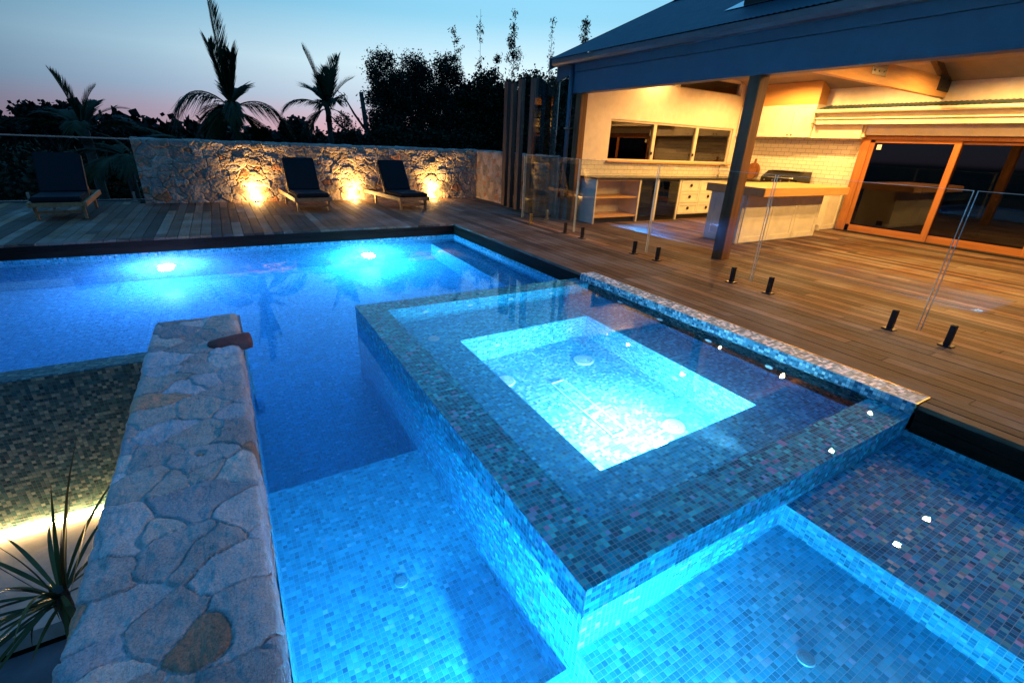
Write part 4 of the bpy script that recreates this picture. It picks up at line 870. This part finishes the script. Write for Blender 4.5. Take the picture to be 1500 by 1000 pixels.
tree('gum_tree', 'grey green gum tree behind the wall, second in the grove from the left', (3.5, 11.6, G0), [(0, 0, 6.8, .5, .6, .6), (.3, 0, 6.2, .7, .7, .8), (-.3, 0, 5.4, .7, .7, .9), (.4, 0, 4.8, .6, .7, .7)], 280, 80, .10, .14, 2, M['leaf2'], TG, droop=.7, narrow=.2)
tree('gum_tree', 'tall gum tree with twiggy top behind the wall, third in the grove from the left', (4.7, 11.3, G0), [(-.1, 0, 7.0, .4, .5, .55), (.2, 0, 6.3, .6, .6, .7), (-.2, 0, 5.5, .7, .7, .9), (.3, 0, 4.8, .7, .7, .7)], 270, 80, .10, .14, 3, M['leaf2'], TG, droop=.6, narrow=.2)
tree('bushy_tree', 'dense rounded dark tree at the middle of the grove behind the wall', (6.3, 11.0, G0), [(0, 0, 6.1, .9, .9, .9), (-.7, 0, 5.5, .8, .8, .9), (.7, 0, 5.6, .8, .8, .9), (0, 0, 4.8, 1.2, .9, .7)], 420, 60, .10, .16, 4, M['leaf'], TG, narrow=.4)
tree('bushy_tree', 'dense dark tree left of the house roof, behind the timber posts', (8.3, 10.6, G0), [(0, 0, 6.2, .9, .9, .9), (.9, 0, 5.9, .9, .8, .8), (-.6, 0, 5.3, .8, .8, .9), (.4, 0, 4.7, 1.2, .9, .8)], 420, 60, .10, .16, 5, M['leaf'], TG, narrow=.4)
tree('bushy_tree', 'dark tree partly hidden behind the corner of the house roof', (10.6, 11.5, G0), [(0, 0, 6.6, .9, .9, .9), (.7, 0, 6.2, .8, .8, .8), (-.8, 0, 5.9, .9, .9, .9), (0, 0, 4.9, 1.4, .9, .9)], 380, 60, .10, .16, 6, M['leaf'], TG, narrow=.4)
tree('bushy_tree', 'dark low shrubby tree filling the gap under the roof corner beside the downpipe', (6.0, 5.6, G0), [(0, 0, 4.3, .8, .5, .7), (.8, .2, 4.8, .8, .5, .6), (.2, 0, 3.4, 1.2, .5, .8)], 200, 60, .09, .15, 16, M['leaf'], TG, narrow=.4)
for i, (xx, lb_) in enumerate(((1.6, 'low dark shrub just over the wall left of the grove'), (3.2, 'low dark shrub just over the wall under the gum trees'), (4.9, 'low dark shrub just over the wall near its right end'), (.4, 'low dark shrub over the wall right of the second palm'))):
    tree('shrub', lb_, (xx, 9.5 + .3 * i, G0), [(0, 0, 4.15 if i < 3 else 3.95, .95, .6, .62), (.3, 0, 3.5, 1.1, .6, .6)], 150, 60, .10, .14, 40 + i, M['leaf'], 'shrubs just beyond the long wall', narrow=.4, trunk=.06, cat='shrub')
# bamboo canes
def bamboo(label, loc, top, seed, leafy, lean=.0, nleaf=14):
    R = np.random.RandomState(seed); t = thing('bamboo_cane', label, 'bamboo', loc, 0, 'tall canes above the grove'); b = MB()
    pts = [(lean * (i / 8) ** 2, 0, top * i / 8) for i in range(9)]; b.tube(pts, [.022 - .0022 * i for i in range(9)], 6); lb = LB(); cen = []
    for i in range(int(top * 3.2)):
        z = R.uniform(.62, .995) * top; a = R.uniform(0, 2 * PI); L = min(.55, (1.08 - z / top) * 2.2) * R.uniform(.4, 1)
        if not leafy: L *= .25
        x0 = lean * (z / top) ** 2; e = (x0 + math.cos(a) * L * .7, math.sin(a) * L * .5, z + L * .55); b.tube([(x0, 0, z), e], [.012, .006], 4)
        for f_ in (.4, .7, 1.0): cen.append([x0 + (e[0] - x0) * f_, e[1] * f_, z + (e[2] - z) * f_])
    leaves_at(lb, np.array(cen), R, nleaf if leafy else 3, .13, .07, .6, .13); lb.build('leaves', M['leaf2'], t); b.build('stem', M['bark'], t)
bamboo('leafy bamboo tuft above the left of the grove', (4.95, 11, G0), 8.35, 1, True)
bamboo('thin nearly bare cane rising above the middle of the grove', (6.05, 11, G0), 9.15, 2, False)
bamboo('tall feathery bamboo plume above the grove, right of the bare cane', (7.6, 11, G0), 9.25, 3, True)
bamboo('straight bare pole of bamboo rising beside the roof corner', (9.45, 11, G0), 9.4, 4, False)
bamboo('feathery bamboo plume rising behind the roof slope', (11.0, 11, G0), 9.5, 5, True, .2)
bamboo('short leafy bamboo tuft over the middle of the grove', (6.6, 10.8, G0), 7.7, 7, True, .1, 8)
# dead tree
t = thing('dead_tree', 'bare broken tree with a stub and bent branches between palm and grove', 'tree', (2.25, 14, G0)); b = MB()
b.tube([(0, 0, 0), (-.05, 0, 3.8), (-.25, 0, 6.15)], [.16, .12, .085], 8).tube([(-.1, 0, 4.6), (-.6, 0, 5.3), (-1.0, 0, 6.0)], [.06, .045, .02], 6).tube([(-.03, 0, 4.0), (-.7, 0, 4.5), (-1.2, 0, 4.8), (-1.8, 0, 5.4)], [.07, .05, .04, .015], 6)
b.build('trunk', M['bark'], t, smooth=True); R = np.random.RandomState(9); lb = LB(); leaves_at(lb, clusters(R, [(-1.0, 0, 5.9, .2, .2, .15), (-1.1, 0, 5.0, .35, .3, .3), (-.6, 0, 4.5, .4, .3, .2)], 26), R, 26, .10, .10, .5, .25); lb.build('foliage', M['leaf2'], t)
# palms
def palm(label, loc, h, seed, fronds, trunk=.11, llen=.42):
    R = np.random.RandomState(seed); t = thing('palm_tree', label, 'palm', loc, 0, 'palms along the garden edge'); b = MB()
    b.tube([(0, 0, 0), (.02, 0, h * .6), (0, 0, h)], [trunk * 1.2, trunk, trunk * .9], 10); b.tube([(0, 0, h - .35), (0, 0, h + .1)], [trunk * 1.15, trunk * .5], 10); b.build('trunk', M['bark'], t, smooth=True)
    for (yaw, el, L, curl, wv, dn) in fronds:
        # rachis integrates direction turning downward by curl
        p = np.array([0, 0, h + .02]); el_ = math.radians(el); ya = math.radians(yaw); pts = [p.copy()]; n = 22; dirs = []
        for i in range(n):
            d = np.array([math.cos(el_) * math.sin(ya), math.cos(el_) * math.cos(ya), math.sin(el_)]); dirs.append(d); p = p + d * L / n; pts.append(p.copy()); el_ -= math.radians(curl) / n * (0.4 + 1.2 * i / n)
        bb = MB(); bb.tube([tuple(q_) for q_ in pts[::2]], [max(.004, .017 * (1 - i / 12)) for i in range(len(pts[::2]))], 5)
        P = []; 
        for i in range(3, n):
            for kk in range(4):
                f = (i + kk / 4) / n; base = pts[i] + (pts[i + 1] - pts[i]) * kk / 4; d = dirs[min(i, n - 1)]; side = np.cross(d, [0, 0, 1.]); 
                if np.linalg.norm(side) < .15: side = np.array([math.cos(ya), -math.sin(ya), 0])
                side /= np.linalg.norm(side); upv = np.cross(side, d)
                for s in (-1, 1):
                    ll_ = 1.6 * llen * math.sin(PI * min(1, .12 + f * .86)) ** .6 * R.uniform(.75, 1.1); ld = d * (.75 + R.uniform(-.1, .1)) + side * s * wv * R.uniform(.8, 1.1) + upv * .15; ld /= np.linalg.norm(ld); dr_ = np.array([0, 0, -1]) * dn * ll_ * R.uniform(.7, 1.2)
                    wv_ = np.cross(ld, upv); wv_ /= np.linalg.norm(wv_) + 1e-6; wd = .011 + .004 * R.rand(); m1 = base + ld * ll_ * .5 + dr_ * .3; e1 = base + ld * ll_ + dr_
                    P.append([base - wv_ * wd * .4, base + wv_ * wd * .4, m1 + wv_ * wd, m1 - wv_ * wd]); P.append([m1 - wv_ * wd, m1 + wv_ * wd, e1 + wv_ * .002, e1 - wv_ * .002])
        fo = bb.build('frond', M['palm'], t); lb = LB(); lb.quads(np.array(P), R.uniform(.7, 1.2, len(P))); lb.build('leaflets', M['palm'], fo)
# yaw measured from +y toward +x
palm('tallest palm rising behind the wall, with one long upright frond', (-3.2, 4.95, G0), 4.86, 11, [(180, 20, 1.35, 80, .22, .5), (-70, 87, 2.0, -2, .62, .0), (60, 82, 1.15, 6, .6, .0), (-60, 83, 1.3, 12, .6, .0), (-95, 52, 1.35, 175, .5, 1.0), (85, 35, 1.2, 120, .45, 1.0), (-80, 10, .6, 120, .5, 1.0), (60, -10, .6, 80, .4, .5), (200, 10, .55, 130, .5, .6), (20, 60, .8, 60, .5, .3), (-30, 30, .8, 130, .5, .6)], .075, .44)
palm('second palm with a drooping left frond and two raised fronds', (-.55, 8.0, G0), 5.15, 12, [(-70, 74, 1.6, 8, .10, .0), (70, 76, 1.5, 14, .6, .0), (40, 80, 1.1, 20, .6, .0), (-30, 60, .9, 60, .5, .2), (170, 50, .8, 100, .5, .4), (95, 62, 1.2, 40, .5, .1), (-92, 30, 1.35, 95, .5, .6), (-60, 60, .9, 60, .5, .2), (10, 70, 1.0, 30, .5, .1), (110, 0, .6, 100, .4, .5), (-110, -10, .7, 80, .4, .6), (200, 40, .8, 100, .5, .5)], .085, .38)
palm('low spreading palm beyond the balustrade behind the left lounger', (-6.55, 9.0, G0), 4.3, 13, [(-75, 80, 1.35, 15, .4, .0), (75, 78, 1.15, 35, .45, .1), (80, 50, 1.2, 60, .5, .2), (-90, 20, 1.9, 60, .45, .5), (95, 15, 1.9, 50, .45, .5), (85, 30, 1.3, 70, .45, .4), (180, 30, 1.2, 90, .5, .5), (-40, 45, 1.1, 60, .5, .3), (30, 60, 1.0, 40, .5, .2), (-80, 45, 1.1, 80, .5, .4), (90, -10, 1.0, 60, .5, .5)], .12, .33)
palm('low arching palm beyond the balustrade beside the end of the stone wall', (-5.6, 7.2, G0), 3.7, 14, [(70, 55, 1.4, 100, .4, .4), (-80, 30, 1.3, 100, .45, .5), (170, 20, 1.3, 90, .5, .5), (210, 10, 1.2, 80, .5, .5), (110, 30, 1.1, 110, .5, .5), (-30, 40, 1.0, 90, .5, .4)], .10, .40)
# spiky plant beside the near stone wall
t = thing('spiky_plant', 'spiky long leaved plant growing against the near stone wall', 'plant', (-4.62, -5.98, -1.65)); R = np.random.RandomState(5); b = MB(); b.tube([(0, 0, 0), (.02, .01, 1.15)], [.035, .028], 8); b.build('stem', M['bark'], t)
lb = LB(); P = []; T = []
for i in range(60):
    a = R.uniform(0, 2 * PI); el = math.radians(R.uniform(-35, 85)); L = R.uniform(.42, .78); p = np.array([.02 + .02 * math.cos(a), .01 + .02 * math.sin(a), 1.08 + .06 * R.rand()]); n = 9; w0 = .0105
    if math.cos(a) * math.cos(el) > .55: continue
    prev = None; cu = R.uniform(10, 70) if el < 1.0 else R.uniform(0, 20); tt = R.uniform(.6, 1.3)
    for j in range(n + 1):
        d = np.array([math.cos(el) * math.cos(a), math.cos(el) * math.sin(a), math.sin(el)]); sd = np.array([-math.sin(a), math.cos(a), 0]); f = j / n; w = w0 * (.55 + 1.2 * f if f < .3 else .91 * (1 - ((f - .3) / .7) ** 1.6) + .002)
        cur = (p - sd * w, p + sd * w)
        if prev is not None: P.append([prev[0], prev[1], cur[1], cur[0]]); T.append((tt * (1 + .9 * max(0, f - .75) * 4 * .5), tt, tt * (1 - .5 * max(0, f - .7))))
        prev = cur; p = p + d * L / n; el -= math.radians(cu) / n
lb.quads(np.array(P), np.array(T)); lb.build('leaves', M['dracaena'], t)
# =============================================================== FAR LANDSCAPE
R = np.random.RandomState(77); lb = LB(); cen = []
for i in range(900):
    x_ = R.uniform(-60, 90); y_ = 75 + R.uniform(-8, 8); top = .2 + 1.0 * abs(math.sin(x_ * .13)) * abs(math.cos(x_ * .051 + 1)) + R.uniform(0, .4); 
    for _ in range(2): cen.append([x_, y_, R.uniform(-3, top)])
leaves_at(lb, np.array(cen), R, 22, 1.1, .8, 0, .5); o = lb.build('far_wood', M['hill']); tag(o, kind='stuff')
b = MB(); n = 60
for i in range(n):
    x0 = -120 + 300 * i / n; x1 = -120 + 300 * (i + 1) / n; h0 = .35 + .5 * math.sin(i * .35) * math.sin(i * .12 + 1); h1 = .35 + .5 * math.sin((i + 1) * .35) * math.sin((i + 1) * .12 + 1)
    b.poly([(x0, 90, -3), (x1, 90, -3), (x1, 120, h1), (x0, 120, h0)])
    b.poly([(x0, 120, h0), (x1, 120, h1), (x1, 170, -3), (x0, 170, -3)])
tag(b.build('hills', M['hill']), kind='structure')
FT = 'distant trees on the skyline'
for i, (x_, y_, zt, w_, lb_) in enumerate(((-13.4, 40, 2.55, 1.7, 'flat topped tree on the left skyline behind the low palm'), (-16.5, 42, 1.3, 1.6, 'dark tree mass on the skyline at the far left edge'), (-10.6, 40, 1.2, 1.3, 'dark rounded skyline tree right of the low palm'), (2.6, 40, 2.5, 1.0, 'open crowned distant tree just left of the second palm'),
        (-.7, 42, 1.75, .45, 'small dark tree on the skyline right of the tall palm'), (.35, 42, 1.75, .4, 'second small dark tree on the skyline right of the tall palm'), (4.6, 40, 1.6, .55, 'small distant tree right of the second palm trunk'))):
    hh = zt + 3
    bl = [(0, 0, hh - .45, w_, w_ * .8, .35), (-w_ * .4, 0, hh - .9, w_ * .7, w_ * .6, .4), (w_ * .4, 0, hh - 1.3, w_ * .6, w_ * .6, .5)] if w_ > .9 else [(0, 0, hh - .6, w_ * .6, w_ * .6, .6), (0, 0, hh - 1.6, w_, w_, .8)]
    tree('skyline_tree', lb_, (x_, y_, G0), bl, 60 if w_ > .9 else 40, 40, .3, .22, 60 + i, M['hill'], FT, trunk=.14, narrow=.45)
# parked vehicle far below
t = thing('parked_vehicle', 'pale work vehicle parked far below beyond the left balustrade', 'vehicle', (-18.3, 38.5, G0), math.radians(18))
b = MB()
S_ = [(-2.2, .5), (-2.2, 1.15), (-.9, 1.25), (-.35, 2.0), (1.5, 2.05), (1.7, 1.1), (2.2, 1.05), (2.2, .5)]
for yy in (-.85, .85): b.poly([(p[0], yy, p[1]) for p in S_])
for i in range(len(S_)): a, c = S_[i], S_[(i + 1) % len(S_)]; b.poly([(a[0], -.85, a[1]), (a[0], .85, a[1]), (c[0], .85, c[1]), (c[0], -.85, c[1])])
b.build('body', M['car'], t)
b = MB()
for s in (-.856, .856): b.poly([(-.75, s, 1.28), (-.3, s, 1.9), (.5, s, 1.92), (.5, s, 1.28)]); b.poly([(.6, s, 1.28), (.6, s, 1.92), (1.4, s, 1.92), (1.55, s, 1.28)])
b.poly([(-.86, -.75, 1.3), (-.86, .75, 1.3), (-.42, .7, 1.93), (-.42, -.7, 1.93)]); b.build('window', M['black'], t)
for xx in (-1.4, 1.4):
    for s in (-.8, .8): b = MB(); b.lathe((xx, s, .36), [(.36, -.1), (.36, .1), (.2, .11), (.002, .11)], 'y', 18); b.build('wheel', M['rubber'], t)
b = MB()
for s in (-.7, .7): b.box(2.19, 2.22, s - .12, s + .12, .8, 1.0)
b.build('tail_light', M['red'], t)
for i, (xx, yy, zt, a_, lb_) in enumerate(((-9.2, 13, 3.2, 1.5, 'dark shrub below the balustrade at the far left'), (-7.3, 15, 3.3, 1.4, 'dark shrub below the balustrade behind the left lounger'), (-5.6, 17, 2.2, 1.2, 'low dark shrub in the field left of the stone wall end'), (-12.5, 24, 3.3, 2.2, 'broad dark shrub in front of the left skyline trees'))):
    tree('shrub', lb_, (xx, yy, G0), [(0, 0, zt - .6, a_, a_ * .7, .7), (a_ * .4, 0, zt - 1.3, a_ * .8, a_ * .6, .7), (-a_ * .4, 0, zt - 1.4, a_ * .8, a_ * .6, .7)], 120, 46, .16, .2, 90 + i, M['leaf'], 'shrubs below the left balustrade', narrow=.4, trunk=.06, cat='shrub')
